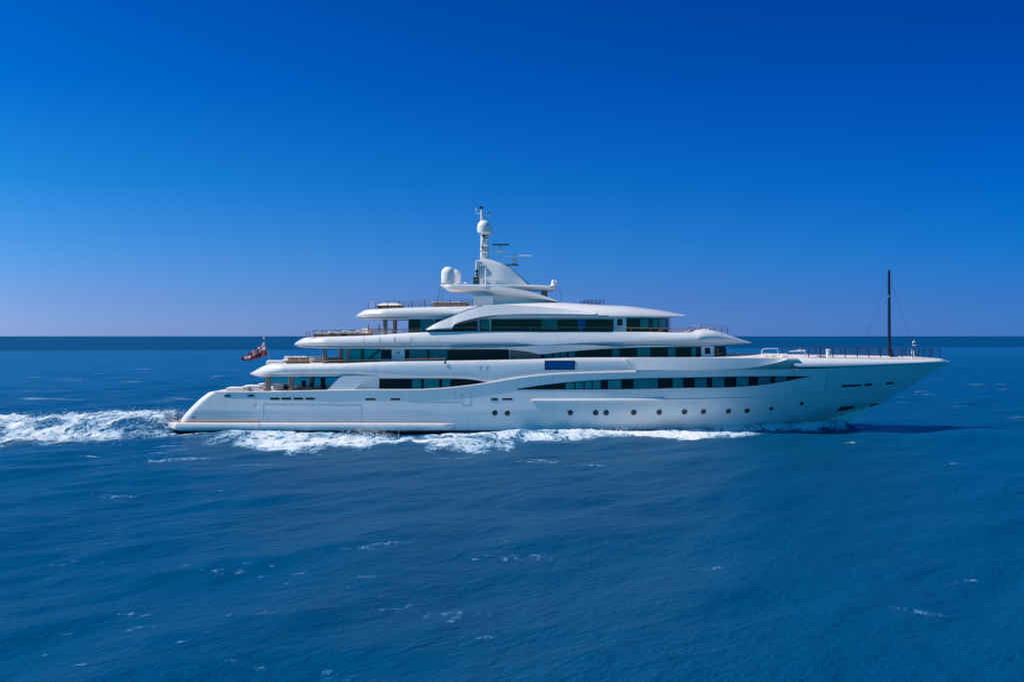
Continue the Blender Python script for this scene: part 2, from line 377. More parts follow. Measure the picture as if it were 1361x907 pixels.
def foam_density(x, y):
    p = ppx(x, y); v = HY + CAM_H * FPX / y
    nb = np.interp(p, [a for a, _ in nbx], [b for _, b in nbx]); fb = np.interp(p, [a for a, _ in fbx], [b for _, b in fbx])
    wob = (fbm(x * .35, y * .22, 4) - .5)
    nb = nb + wob * 7 + 2; fb = fb - wob * 5
    inner = HY + CAM_H * FPX / (YC - near_hull(x) + .8)
    behind = p < 236
    top = np.where(behind, fb, inner)
    den_near = sstep(-1.5, 12, nb - v) ** .65; den_far = sstep(0, 4, v - top)
    d = np.minimum(den_near, den_far)
    base = np.where(behind, .63, .60) + .5 * (fbm(x * .12 + 9, y * .16, 3) - .5)
    # clearer strip between the two arms of the stern wake
    gap = np.exp(-((v - (574 + (236 - p) * .035)) / 3.0) ** 2) * sstep(60, 190, p) * behind
    base = base - .35 * gap - .42 * sstep(890, 1050, p)
    base = np.where(p > 700, base + .12 * sstep(700, 760, p), base)
    # broken patch under the stern quarter
    q = (p > 185) & (p < 340) & (v > 581)
    base = np.where(q, base - .08 * sstep(190, 225, p) * sstep(340, 300, p), base)
    s_ = 34.6 - x
    bw_ = np.exp(-((np.abs(y - YC) - np.clip(s_, 0, 40) * .28 - .3) / (1.3 + .09 * np.clip(s_, 0, 60))) ** 2) * sstep(-1.0, 1.0, s_) * sstep(22, 12, s_)
    return np.clip(np.maximum(d * base, bw_ * .66), 0, 1)
fx = np.arange(-66, 36, .2); fy = np.arange(86, 152, .33)
FX, FY = np.meshgrid(fx, fy)
FD = foam_density(FX, FY)
turb = np.clip(fbm(FX * .9, FY * .5, 4) - .42, 0, 1)
beh = sstep(-31, -36, FX)
FZ = sea_h(FX, FY) + .05 + FD * turb * (.6 + 1.0 * beh)
inside = (np.abs(FY - YC) < near_hull(FX) - .5) & (FX > -33.2)
foam = sheet('wake_foam', FX, FY, FZ, foam_mat('foam'), keep=(FD > .015) & ~inside, attr=FD)
props(foam, 'white foam of the wake along the hull and trailing behind the stern', 'foam', kind='stuff')

# spray thrown up along the wake and at the bow: many small droplets and flecks
sp = MB()
def fleck(x, y, z, r):
    v = []; 
    for k in range(5):
        a = k * 1.2566 + random.random(); v.append((x + r * math.cos(a) * random.uniform(.6, 1.4), y + r * math.sin(a) * .6, z + r * math.sin(a) * random.uniform(.5, 1.1)))
    v.append((x, y - r * .5, z)); sp.add(v, [(k, (k + 1) % 5, 5) for k in range(5)])
def seah(x, y): return float(sea_h(np.array([x]), np.array([y]))[0])
for i in range(2600):
    u = random.random(); x = -33.5 - 22 * u ** 1.5; y = YC + random.gauss(3, 8)
    fleck(x, y, seah(x, y) + abs(random.gauss(0, .28)), random.uniform(.015, .045))
for i in range(260):
    x = random.gauss(-13.8, 1.3); y = YC - 6.9 - random.random() * .8
    fleck(x, y, seah(x, y) + abs(random.gauss(0, .35)), random.uniform(.02, .05))
for i in range(420):
    x = random.uniform(6, 27); w = float(near_hull(np.array(x))); y = YC - w - abs(random.gauss(.8, .7))
    fleck(x, y, seah(x, y) + abs(random.gauss(0, .15)), random.uniform(.025, .065))
M['spray'] = simple('spray_white', (.85, .9, .94), .9)
so_ = sp.build('spray', M['spray'], smooth=0); props(so_, 'fine white spray thrown up from the wake beside the hull', 'spray', kind='stuff')

# whitecaps scattered over the open water
caps = []
for p_, q_, wd in [(150, 661, 2.6), (160, 662, 1.5), (300, 763, 1.6), (338, 830, 1.3), (262, 755, 1.0), (215, 688, .8), (480, 738, 1.6), (520, 733, 1.8), (485, 777, 1.4), (555, 806, 2.2), (540, 812, 1.6), (600, 822, 1.8), (640, 822, 1), (652, 850, .7), (345, 795, 1), (190, 838, .8), (310, 886, .6), (345, 890, .5), (442, 891, .6), (693, 744, 2.0), (715, 741, 1.6), (720, 615, 2.6), (705, 617, 2), (735, 615, 1.6), (790, 619, 1.5), (1210, 820, 2.0), (1220, 822, 1.4), (1290, 777, 1.4), (1318, 814, .7), (1107, 820, .6), (905, 680, .6), (940, 757, 1.2), (1270, 616, 1.2), (330, 620, 3), (365, 621, 2.5), (232, 613, 5), (222, 612, 3), (248, 611, 3.5), (212, 606, 2.4), (236, 600, 2.6), (228, 594, 2.4),
                   (95, 475, 8), (123, 480, 5), (140, 480, 6), (175, 482, 4), (165, 492, 9), (190, 491, 7), (88, 506, 6), (98, 507, 5), (40, 522, 6), (60, 531, 6), (45, 530, 5), (100, 532, 6), (240, 531, 5), (230, 533, 6), (215, 536, 4), (310, 493, 5), (290, 501, 3), (175, 508, 5), (20, 467, 5), (165, 466, 4), (200, 467, 5),
                   (1295, 513, 4), (1302, 512, 3), (1330, 511, 2), (1237, 525, 3), (1275, 541, 3), (1355, 554, 4), (1350, 556, 3), (1200, 536, 2), (1140, 585, 1)]:
    caps.append((p_, q_, wd))
for i in range(150):
    q_ = HY + 22 + (random.random() ** 1.6) * 430; p_ = random.uniform(-40, 1400) if random.random() < .4 else random.uniform(-40, 760)
    if q_ > 620:
        for _ in range(random.choice((1, 1, 3, 5))): caps.append((p_ + random.gauss(0, 14), q_ + random.gauss(0, 4), random.uniform(.12, .5)))
    else: caps.append((p_, q_, random.uniform(1, 4)))
cv = []; cq = []; ca = []
for p_, q_, wd in caps:
    y0 = CAM_H * FPX / (q_ - HY); x0 = (p_ - CX) * y0 / FPX
    if abs(y0 - YC) < 15 and -36 < x0 < 48: continue
    n_ = 9; k = len(cv); rot = random.uniform(-.4, .7); wd *= 1.1 if q_ > 620 else .9; ln = wd * 1.1; dp = wd * random.uniform(.35, .7)
    gx, gy = np.meshgrid(np.linspace(-1, 1, n_), np.linspace(-1, 1, n_))
    X = x0 + gx * ln * math.cos(rot) - gy * dp * math.sin(rot); Y = y0 + gx * ln * math.sin(rot) + gy * dp * math.cos(rot)
    Z = sea_h(X, Y) + .03 + .12 * np.clip(1 - gx ** 2 - gy ** 2, 0, 1) * min(wd, 2) * .5
    D = np.clip(1 - (gx ** 2 + gy ** 2) ** .7, 0, 1) * (random.uniform(.25, .40) if q_ > 620 else random.uniform(.42, .6))
    cv += list(zip(X.ravel(), Y.ravel(), Z.ravel())); ca += list(D.ravel())
    for a in range(n_ - 1):
        for b_ in range(n_ - 1): cq.append((k + a * n_ + b_, k + a * n_ + b_ + 1, k + (a + 1) * n_ + b_ + 1, k + (a + 1) * n_ + b_))
me = bpy.data.meshes.new('whitecaps'); me.from_pydata(cv, [], cq); at_ = me.attributes.new('foam', 'FLOAT', 'POINT'); at_.data.foreach_set('value', ca)
me.materials.append(foam_mat('cap_foam', 7.0, (.8, .5, .8), white=(.62, .82, .93), amax=.85)); me.shade_smooth(); wc = link(bpy.data.objects.new('whitecaps', me))
props(wc, 'small white flecks of broken wave crests over the open blue water', 'whitecaps', kind='stuff')

# ================================================================== THE YACHT
yacht = empty('motor_yacht', (0, 0, 0), 'large white four deck motor yacht with dark window bands under way on the blue sea', 'yacht')

# hull shape -------------------------------------------------------
XS_PTS = []
for p_, q_ in [(234, 578), (237, 559.5), (241, 553.5), (248, 546), (256, 538), (264.7, 530), (270, 526), (276, 522), (286, 515)]:
    x_, z_ = px(p_, q_, YC - 5.6); XS_PTS.append((z_, x_))
xs_f = crv(sorted(XS_PTS))
TIPX, TIPZ = px(1262, 481.8, YC)
WLX = 33.9
def x_stem(z): return WLX + (TIPX - WLX) * (z / TIPZ) if z > 0 else WLX + z * 1.5
def hb(x, z):
    """half breadth of the hull at x, height z"""
    zz = min(max(z, 0), 7.4); k = zz / 7.0
    bmax = 6.25 + .25 * min(1, zz / 2.2)
    if z < 0: bmax += z * .8
    xs_, xe = 2 + 9 * k, x_stem(z)
    pw = 1.75 + .75 * k
    b = bmax
    if x > xs_: b = bmax * (1 - min(1, (x - xs_) / (xe - xs_)) ** pw)
    if x < -18: b -= .8 * ((-18 - x) / 15) ** 2
    # the turn of the bow below the chine
    zc = 2.6 * min(1, max(0, (x - 20) / 15)) ** .9
    if z < zc and x > 20: b -= (zc - z) * .85
    t = x - float(xs_f(z)); r = .95
    if t < r: b -= r - math.sqrt(max(0, r * r - (r - max(t, 0)) ** 2))
    return max(b, 0)
def on_surf(p, q, surf, off=0.0):
    w = 6.2
    for _ in range(7):
        x, z = px(p, q, YC - w); w = surf(x, z) + off
    x, z = px(p, q, YC - w); return x, YC - w, z
sheer_px = crv([(262, 522.3), (276, 521.8), (284, 521.3), (345, 521), (434, 519.3), (504, 518.2), (549, 518.2), (582, 516.8), (621, 513.0), (651, 508.8), (696, 501.6), (745, 497.1), (800, 495.2), (848, 493.9), (900, 492.4), (1000, 491.7), (1060, 491), (1142, 487.7), (1209, 484.6), (1262, 481.8)])
tx, tz = [], []
for p_ in np.linspace(262, 1262, 260):
    x_, y_, z_ = on_surf(p_, sheer_px(p_), hb); tx.append(x_); tz.append(z_)
def ztop(x): return float(np.interp(x, tx, tz))
NU, NV = 230, 34
us = np.concatenate([np.linspace(0, .035, 16)[:-1], np.linspace(.035, .97, NU - 30), np.linspace(.97, 1, 16)[1:]]); NU = len(us)
vs = np.concatenate([[-1.3, -.5, -.1], np.linspace(.0, 1, NV - 3)])
hv = []; hf = []; hm = []
for side in (-1, 1):
    for v_ in vs:
        for u_ in us:
            x = -30 + 70 * u_
            for _ in range(14):
                z = v_ * ztop(x) if v_ > 0 else v_
                x = float(xs_f(max(z, .3))) * (1 - u_) + x_stem(z) * u_
            hv.append((x, YC + side * hb(x, z), z))
NVV = len(vs); S2 = NVV * NU
for s in (0, 1):
    for j in range(NVV - 1):
        for i in range(NU - 1):
            a = s * S2 + j * NU + i; hf.append((a, a + 1, a + NU + 1, a + NU)); hm.append(0)
for j in range(NVV - 1): hf.append((j * NU, (j + 1) * NU, S2 + (j + 1) * NU, S2 + j * NU)); hm.append(0)
for i in range(NU - 1):
    a = (NVV - 1) * NU + i; hf.append((a, a + 1, S2 + a + 1, S2 + a)); hm.append(1)
hull = mesh_obj('hull', hv, hf, [M['hull'], M['deck']], yacht, hm, smooth=35)

def panel(name, top, bot, p0, p1, surf, off, mat, parent, n=40, rows=4, thick=.05, prof=None, label=None, smooth=40):
    """a plate that follows the surface, outlined by a top and a bottom curve"""
    top = crv(top) if isinstance(top, list) else top; bot = crv(bot) if isinstance(bot, list) else bot
    fr, bk = [], []
    for j in range(rows + 1):
        v_ = j / rows
        for i in range(n + 1):
            p_ = p0 + (p1 - p0) * i / n; q_ = bot(p_) * (1 - v_) + top(p_) * v_
            o_ = off + (prof(v_) if prof else 0)
            x, y, z = on_surf(p_, q_, surf, o_); fr.append((x, y, z)); bk.append((x, y + thick, z))
    N = n + 1; T = len(fr); f = []
    for j in range(rows):
        for i in range(n):
            a = j * N + i; f.append((a, a + 1, a + N + 1, a + N)); f.append((T + a, T + a + N, T + a + N + 1, T + a + 1))
    for i in range(n):
        a = rows * N + i; f += [(i, T + i, T + i + 1, i + 1), (a, a + 1, T + a + 1, T + a)]
    for j in range(rows):
        a = j * N; b_ = a + n; f += [(a, a + N, T + a + N, T + a), (b_, T + b_, T + b_ + N, b_ + N)]
    return mesh_obj(name, fr + bk, f, mat, parent, None, smooth, label)
def rect(name, p0, q0, p1, q1, surf, off, mat, parent, n=None, **k):
    n = n or max(2, int((p1 - p0) / 6))
    return panel(name, const(q0), const(q1), p0, p1, surf, off, mat, parent, n=n, rows=2, **k)
def strip(name, pts, surf, off, r, mat, parent, n=60, label=None, seg=8):
    f = crv(pts); p0, p1 = pts[0][0], pts[-1][0]
    return MB().tube([on_surf(p0 + (p1 - p0) * i / n, f(p0 + (p1 - p0) * i / n), surf, off) for i in range(n + 1)], r, seg=seg).build(name, mat, parent, label=label)
def seam(pts, surf, parent, off=.004, r=.012):
    out_ = []
    for a, b_ in zip(pts[:-1], pts[1:]):
        for i in range(8): out_.append(on_surf(a[0] + (b_[0] - a[0]) * i / 8, a[1] + (b_[1] - a[1]) * i / 8, surf, off))
    out_.append(on_surf(*pts[-1], surf, off))
    return MB().tube(out_, r, seg=5).build('panel_seam', M['seam'], parent)

# forward main deck window band, set in the hull
fw_top = [(686.7, 517.3), (720.6, 512.3), (752, 508.7), (778.5, 506.5), (800, 505.2), (850, 503.4), (900, 502.5), (982, 500.8), (1049, 500.3), (1076.7, 500.6)]
fw_bot = [(686.7, 518), (700, 518.2), (800, 518), (870, 517), (900, 516.2), (966, 515.4), (999, 513.4), (1032, 509.3), (1060, 504), (1076.7, 500.9)]
panel('window_band', fw_top, fw_bot, 686.7, 1076.7, hb, .02, M['darkglass'], hull, n=150, thick=.06)
ft, fb_ = crv(fw_top), crv(fw_bot)
for a, b_ in [(752, 763.4), (765.4, 775.4), (777.4, 786.2), (788, 798.2), (808.5, 825.8), (842, 874.4), (894.4, 907.8), (923.6, 939.4), (946.8, 962.6), (979, 995), (1008, 1024), (1030.6, 1045.5)]:
    panel('window', lambda p: ft(p) + .9, lambda p: fb_(p) - .9, a, b_, hb, .03, M['tealglass'], hull, n=6, thick=.03)
# the white lip along the top edge of the hull
strip('sheer_lip', [(300, 521.6), (345, 521.3), (434, 519.6), (504, 518.5), (549, 518.5), (582, 517.1), (621, 513.3), (651, 509.1), (696, 501.9), (745, 497.4), (800, 495.5), (847, 494.3)], hb, .03, .07, M['white'], hull, n=120)
# rub rails: long half-round ledges
strip('rub_rail', [(706.8, 532.8), (760, 532.6), (840, 532), (883.7, 531.4)], hb, .06, .14, M['white'], hull, n=60)
strip('rub_rail', [(883.7, 531.8), (960, 530.2), (1040, 528.6), (1051, 528.2)], hb, -.03, .11, M['hull'], hull, n=60)
# portholes
def porthole(p_, q_, r):
    x, y, z = on_surf(p_, q_, hb); nrm = Vector((-(hb(x + .3, z) - hb(x - .3, z)) / .6 * 1, -1, -(hb(x, z + .3) - hb(x, z - .3)) / .6 * 1))
    nrm = Vector((-(hb(x + .3, z) - hb(x - .3, z)) / .6, 0, -(hb(x, z + .3) - hb(x, z - .3)) / .6)); nrm.y = -1; nrm.x = -nrm.x * -1
    # outward normal of y = YC - hb(x,z)
    gx = (hb(x + .3, z) - hb(x - .3, z)) / .6; gz = (hb(x, z + .3) - hb(x, z - .3)) / .6
    nrm = Vector((-gx, -1, -gz)).normalized(); rot = nrm.to_track_quat('Z', 'Y')
    mb = MB(); mb.lathe((0, 0, 0), [(r * .86, -.05), (r * 1.12, -.05), (r * 1.15, .02), (r * 1.05, .045), (r * .92, .03), (r * .86, .0)], 0, 24)
    mb.lathe((0, 0, 0), [(r * .9, -.02), (r * .9, .008), (r * .5, .014), (.01, .016)], 1, 24)
    o = mb.build('porthole', [M['portrim'], M['portglass']], hull); o.location = (x, y, z); o.rotation_mode = 'QUATERNION'; o.rotation_quaternion = rot
M['portrim'] = simple('porthole_rim', (.12, .15, .17), .4)
M['portglass'] = simple('porthole_glass', (.004, .03, .035), .08, spec=.4)
for p_, q_ in [(657.7, 549.1), (674.3, 549.5), (758, 549), (791.7, 549), (805.6, 549), (842.3, 548.6), (876.2, 548.3), (909.8, 547.8), (935, 547.5), (968.4, 546.7), (992.9, 546.2)]: porthole(p_, q_, .25)
porthole(1025, 543.4, .18); porthole(1065.4, 536.7, .18)
# slots, fairleads and vents
for a, b_ in [(359, 371.4), (373.9, 387), (390.4, 402.8), (406, 418.5)]: rect('slot_window', a, 528.9, b_, 531.7, hb, .015, M['black'], hull, thick=.06)
for a, b_ in [(486, 499), (519, 532)]: rect('slot_window', a, 529.7, b_, 532.3, hb, .015, M['black'], hull, thick=.06)
rect('slot_window', 667.5, 529.6, 681, 532.2, hb, .015, M['black'], hull, thick=.06)
for a, b_, q0, q1 in [(297.8, 306.8, 524.3, 528.3), (328.4, 338.3, 524.3, 528.3), (652, 662, 529, 533.2)]:
    fl = rect('fairlead', a, q0, b_, q1, hb, .02, M['steel'], hull, thick=.05)
    rect('opening', a + 1.8, q0 + 1, b_ - 1.2, q1 - 1, hb, .032, M['black'], fl, thick=.03)
for a, b_, q0, q1, q2 in [(1118.7, 1144.4, 512.3, 514.8, -.9), (1149.3, 1159, 510.6, 513.6, -.6), (1177.8, 1187.4, 508.9, 511.6, -.9)]:
    panel('bow_fairlead', lambda p, q0=q0, a=a, b_=b_, s=q2: q0 + s * (p - a) / (b_ - a), lambda p, q1=q1, a=a, b_=b_, s=q2: q1 + s * (p - a) / (b_ - a), a, b_, hb, .02, M['black'], hull, n=8, rows=2, thick=.06)
rect('exhaust_port', 254.5, 554.3, 259.6, 555.7, hb, .012, M['black'], hull)
# anchor in its pocket near the stem
panel('anchor_pocket', [(1112, 547), (1118, 541.5), (1136, 540.2)], [(1112, 547.5), (1120, 546.6), (1136, 542.5)], 1112, 1136, hb, .03, M['black'], hull, n=10, thick=.08)
panel('anchor_pocket', [(1156, 540), (1160, 537.6), (1167.5, 536.6)], [(1156, 540.5), (1162, 539.6), (1167.5, 537.6)], 1156, 1167, hb, .03, M['black'], hull, n=6, thick=.08)
# shell doors: thin seams
seam([(350, 560), (350, 537), (480, 538), (481, 561)], hb, hull)
seam([(337, 542), (337, 537.5), (341, 537.5)], hb, hull)
seam([(620, 521), (612, 527.5), (615, 539), (625, 539), (626.5, 520.5)], hb, hull)
seam([(544, 533.5), (568, 534), (611, 534)], hb, hull)
seam([(1055.5, 523.6), (1096, 523), (1101, 493)], hb, hull)
seam([(1056, 493), (1055.5, 523.6)], hb, hull)
seam([(605.5, 521), (605.5, 530)], hb, hull)

# swim platform ----------------------------------------------------
plt_top = crv([(222.5, 562), (260, 562.3), (600, 563), (605.5, 563.4)]); plt_bot = crv([(222.5, 567), (227, 571), (240, 573.6), (598, 573.2), (605.5, 570)])
def band(name, top, bot, p0, p1, wf, sec, mat, parent, n=90, camber=0.0, cbot=0.0, label=None, smooth=38, ends=3.0, fm=None):
    top = crv(top) if isinstance(top, list) else top; bot = crv(bot) if isinstance(bot, list) else bot
    t_ = np.linspace(0, 1, n + 1); t_ = t_ * .35 + .65 * (t_ - np.sin(2 * np.pi * t_) / (2 * np.pi)) if ends else t_
    K = len(sec); v = []; f = []; fm_ = []
    for t1 in t_:
        p_ = p0 + (p1 - p0) * t1; w = max(wf(p_), .02); d = YC - w
        x, zt = px(p_, top(p_), d); _, zb = px(p_, bot(p_), d); s_ = min(1, w / 1.8)
        ring = [(0, zb + cbot * s_)] + [(max(w - i_ * s_, .004), zb + (zt - zb) * tt) for i_, tt in sec] + [(0, zt + camber * s_)]
        for hy, z in ring: v.append((x, YC - hy, z))
        for hy, z in ring[::-1][1:-1]: v.append((x, YC + hy, z))
    R = 2 * (K + 2) - 2
    for i in range(n):
        for k in range(R):
            f.append((i * R + k, i * R + (k + 1) % R, (i + 1) * R + (k + 1) % R, (i + 1) * R + k)); fm_.append(1 if (fm and k in (K, K + 1)) else 0)
    f.append(tuple(range(R))); f.append(tuple(range(n * R, (n + 1) * R))); fm_ += [0, 0]
    return mesh_obj(name, v, f, mat, parent, fm_, smooth, label)
def plan(w, p0, p1, rs, rf, es=2.2, ef=2.2, wmin=.05):
    def f(p):
        a = 1.0
        if rs and p < p0 + rs: a = min(a, (1 - (1 - max(0, (p - p0) / rs)) ** es) ** (1 / es))
        if rf and p > p1 - rf: a = min(a, (1 - (1 - max(0, (p1 - p) / rf)) ** ef) ** (1 / ef))
        return max(wmin, w * a)
    return f
def plat_w(p): return 6.75 * (1 - (1 - min(1, max(0, (p - 220) / 14))) ** 2.5) - .7 * (max(0, 440 - p) / 215) ** 2 if p < 590 else 6.75 - .4 * ((p - 590) / 16) ** 1.5
swim = band('swim_platform', plt_top, plt_bot, 222.5, 605.5, plat_w, [(.25, 0), (.06, .12), (0, .3), (0, .82), (.05, .95), (.12, 1)], [M['white'], M['teak']], yacht, n=80, fm=True)
flat = lambda w: (lambda x, z: w)
rect('teak_edge', 246, 560.9, 344, 562.6, (lambda x, z: hb(x, z) + .28), 0, M['teak'], swim, thick=.9)
seam([(344, 562), (344, 573)], (lambda x, z: plat_w(344) + .004), swim)
for p_, w in [(224.6, 3.2), (229.6, 3.2)]: MB().tube([P(p_, 563, w), P(p_, 546, w)], .03).build('rail_post', M['steel'], swim)
for q_ in (546, 549.5, 553, 556.5, 560): MB().tube([P(224.6, q_, 3.2), P(229.6, q_, 3.2)], .022).build('ladder_rung', M['steel'], swim)
MB().tube([P(236.5, 562, 5.2), P(236.5, 544, 5.2)], .03).build('rail_post', M['raildark'], swim)

# upper deck band (flush with the hull) -----------------------------
def hull_w_at(p, q, off): x, y, z = on_surf(p, q, hb); return YC - y + off
b1_top = crv([(332.5, 496.4), (335, 494.3), (339, 491.8), (345, 488.4), (352, 485.6), (360.6, 483.9), (380, 484.2), (424, 483.6), (506, 481.2), (592, 480), (700, 478), (780, 475.6), (900, 475.4), (1000, 475.8), (1062, 476.3)])
b1_bot = crv([(332.5, 498), (335, 499.8), (345.7, 501.4), (380, 501), (458, 500.6), (504, 503.0), (580, 503.2), (613, 503.7), (634.6, 506), (651, 509.6), (696, 503), (745, 499), (800, 497), (848, 495.6), (900, 494), (1000, 493.4), (1062, 492.6)])
pl1 = plan(6.42, 332.5, 1e9, 46, 0, 2.0)
def w1(p):
    if p < 500: return pl1(p)
    x, y, z = on_surf(p, 485, hb); h_ = YC - y; return min(6.42, h_ - .10)
def blend_sec(a, b_): return a
sec_round = [(1.0, 0), (.55, .01), (.5, .10), (.62, .13), (.22, .24), (.06, .36), (0, .5), (.06, .68), (.2, .83), (.45, .95), (.8, 1)]
sec_side = [(1.0, 0), (.2, .005), (.06, .05), (.02, .12), (0, .3), (0, .55), (.03, .8), (.10, .93), (.25, .99), (.5, 1)]
def band_blend(name, top, bot, p0, p1, wf, secf, mat, parent, **k):
    """like band, with a cross-section that changes along the length"""
    secs = {}
    n = k.pop('n', 140)
    K = len(secf(p0)); v = []; f = []; fm_ = []
    cam_ = k.get('camber', 0)
    t_ = np.linspace(0, 1, n + 1); t_ = t_ * .35 + .65 * (t_ - np.sin(2 * np.pi * t_) / (2 * np.pi))
    for t1 in t_:
        p_ = p0 + (p1 - p0) * t1; w = max(wf(p_), .02); d = YC - w; sec = secf(p_)
        x, zt = px(p_, top(p_), d); _, zb = px(p_, bot(p_), d); s_ = min(1, w / 1.8); c_ = cam_(p_) if callable(cam_) else cam_
        ring = [(0, zb)] + [(max(w - i_ * s_, .004), zb + (zt - zb) * tt) for i_, tt in sec] + [(0, zt + c_ * s_)]
        for hy, z in ring: v.append((x, YC - hy, z))
        for hy, z in ring[::-1][1:-1]: v.append((x, YC + hy, z))
    R = 2 * (K + 2) - 2
    for i in range(n):
        for q in range(R):
            f.append((i * R + q, i * R + (q + 1) % R, (i + 1) * R + (q + 1) % R, (i + 1) * R + q)); fm_.append(1 if q in (K, K + 1) else 0)
    f.append(tuple(range(R))); f.append(tuple(range(n * R, (n + 1) * R))); fm_ += [0, 0]
    return mesh_obj(name, v, f, mat, parent, fm_, k.get('smooth', 38))
def lerp_sec(a, b_, t): return [(i0 * (1 - t) + i1 * t, t0 * (1 - t) + t1 * t) for (i0, t0), (i1, t1) in zip(a, b_)]
sec_side1 = [(1.0, 0), (.25, .005), (.12, .03), (.06, .08), (.03, .16), (0, .3), (0, .5), (.01, .7), (.05, .86), (.16, .96), (.4, 1)]
sec_under = [(1.3, 0), (1.2, .005), (1.12, .03), (1.05, .08), (.92, .16), (.68, .3), (.42, .5), (.2, .7), (.08, .86), (.12, .96), (.4, 1)]
deck1 = band_blend('upper_deck', b1_top, b1_bot, 332.5, 1062, w1, lambda p: lerp_sec(lerp_sec(sec_round, sec_side1, float(sstep(380, 560, np.array(p)))), sec_under, float(sstep(985, 1045, np.array(p)))), [M['white'], M['deck']], yacht, n=170,
                   camber=lambda p: .06 + .3 * float(sstep(940, 1000, np.array(p))))
def s1(x, z): return min(6.42, hb(x, z) - .10) if x > -12 else 6.42
# raised lit bulwark forward
bw = panel('bulwark', [(829.6, 476.3), (900, 475.9), (1000, 476.3), (1046, 476.8)], [(829.6, 477), (847.8, 492.4), (900, 492.3), (960, 491.8), (1000, 488.5), (1030, 483), (1046, 478)], 829.6, 1046, s1, .05, M['white'], deck1, n=90, rows=6, thick=.3, prof=lambda v: .26 - .27 * v)
rect('side_window', 723.9, 479.5, 764, 491.9, s1, .02, M['black'], deck1, thick=.05)
rect('side_window', 725.2, 480.8, 762.7, 490.6, s1, .035, M['blueglass'], deck1, thick=.03)
panel('vent', [(938.9, 482.9), (955, 483.1), (958, 483.6), (964.5, 486.6)], [(938.9, 487.2), (964.5, 487.4)], 938.9, 964.5, s1, .10, M['black'], deck1, n=14, thick=.06)
seam([(638, 482), (637.5, 491), (640, 494), (644, 496)], s1, deck1, r=.01)
seam([(647, 482), (646.5, 494)], s1, deck1, r=.01)
rect('cleat', 590.5, 480.2, 593, 484, s1, .05, M['black'], deck1)
# bow bulwark: rounded white cap over the bow
bb_top = crv([(1056.5, 482), (1058, 479), (1062, 476.6), (1070, 475.4), (1120, 475.6), (1175.8, 476.6), (1230, 477.2), (1252, 478), (1262, 481)])
bb_bot = crv([(1056.5, 486), (1058, 488), (1063, 488.9), (1100, 488.6), (1142.7, 487.2), (1209, 484.2), (1262, 481.9)])
def wb(p): x, y, z = on_surf(p, bb_bot(p), hb); return max(.02, (YC - y) + .05)
bow = band_blend('bow_bulwark', bb_top, bb_bot, 1056.5, 1262, wb, lambda p: [(.5, 0), (.05, .02), (0, .1), (.02, .25), (.10, .42), (.25, .6), (.5, .78), (.8, .9), (1.15, .975), (1.6, 1.0)], [M['white'], M['deck']], yacht, n=90, camber=.22)
strip('highlight_ledge', [(1052, 491.2), (1075, 490.9), (1100, 490.4)], hb, .02, .05, M['white'], bow, n=16)

# main deck house and aft pillars ------------------------------------
house_sec = [(0, 0), (0, .25), (0, .5), (0, .75), (0, 1)]
hm_ = band('main_deckhouse', const(499), const(520), 470, 690, plan(6.05, 0, 1e9, 0, 0), house_sec, M['white'], yacht, n=40)
sm = flat(6.05)
panel('window_band', [(504, 503.6), (580, 503.6), (613, 504), (634.6, 506.2), (651, 509)], [(504, 518.6), (549, 518.8), (582, 517.6), (621, 514), (651, 509.8)], 504, 651, sm, .02, M['darkglass'], hm_, n=50)
for a, b_ in [(547.7, 559.6), (563.4, 583.6), (587.8, 598.5)]: rect('window', a, 504.3, b_, 517, sm, .03, M['tealglass'], hm_, thick=.03)
rect('wall_lamp', 516, 507, 519, 508.6, sm, .06, M['black'], hm_)
panel('fin', [(434.7, 518.4), (458, 500), (468, 499.8), (503.4, 499.8)], [(434.7, 519.4), (468, 519.4), (480, 511), (492, 504.5), (503.4, 500.4)], 434.7, 503.4, flat(6.38), 0, M['white'], yacht, n=60, rows=4, thick=.35)
def pillar(p_, w, q0, q1, wd, parent=None, mat='pillar'):
    a, b_ = P(p_, q0, w), P(p_, q1, w)
    for s in (-1, 1):
        MB().box((a.x, YC + s * w, (a.z + b_.z) / 2), (wd, .35, abs(a.z - b_.z)), r=.06).build('pillar', M[mat], yacht)
pillar(356.5, 5.7, 500, 521, .5); pillar(387.3, 5.7, 500, 521, .5)
def screen(p0, q0, p1, q1, w, parent):
    """tinted glass wind screen along one side (w < 0: far side)"""
    a = P(p0, q0, abs(w)); b_ = P(p1, q1, abs(w)); y = YC - w
    return MB().box(((a.x + b_.x) / 2, y, (a.z + b_.z) / 2), (b_.x - a.x, .03, abs(a.z - b_.z)), r=.004).build('glass_screen', M['tint'], parent, smooth=0)
screen(316, 500.5, 470, 521, -5.9, deck1)
mb = MB(); mb.tube([P(352, 508, 5.9) + Vector((0, 11.85, 0)), P(470, 508, 5.9) + Vector((0, 11.85, 0))], .03); mb.build('handrail', M['teak'], deck1)

# bridge deck band ---------------------------------------------------
b2_top = crv([(391.2, 457.2), (393, 454.6), (398.7, 451), (405.3, 448.6), (424.8, 447.8), (482.7, 446.2), (565.4, 440.8), (620, 439.6), (700, 439.4), (780, 439.6), (862.7, 440.6), (900, 441.6), (925, 441.5), (934, 438.6), (945, 438.4), (967, 443.6), (985, 450.2), (999, 455.3)])
b2_bot = crv([(391.2, 459), (394, 461.2), (400, 462.2), (433, 463.6), (565, 463.8), (677, 464.2), (700, 466.5), (718, 470.6), (740, 468.6), (800, 464), (829, 462.8), (862.7, 461.6), (929, 460), (975, 457.9), (999, 456)])
w2 = plan(6.2, 391.2, 999, 44, 150, 2.0, 1.9)
sec2 = [(1.2, 0), (.62, .01), (.55, .09), (.8, .13), (.35, .28), (.1, .38), (.0, .5), (.05, .66), (.18, .82), (.42, .94), (.85, 1)]
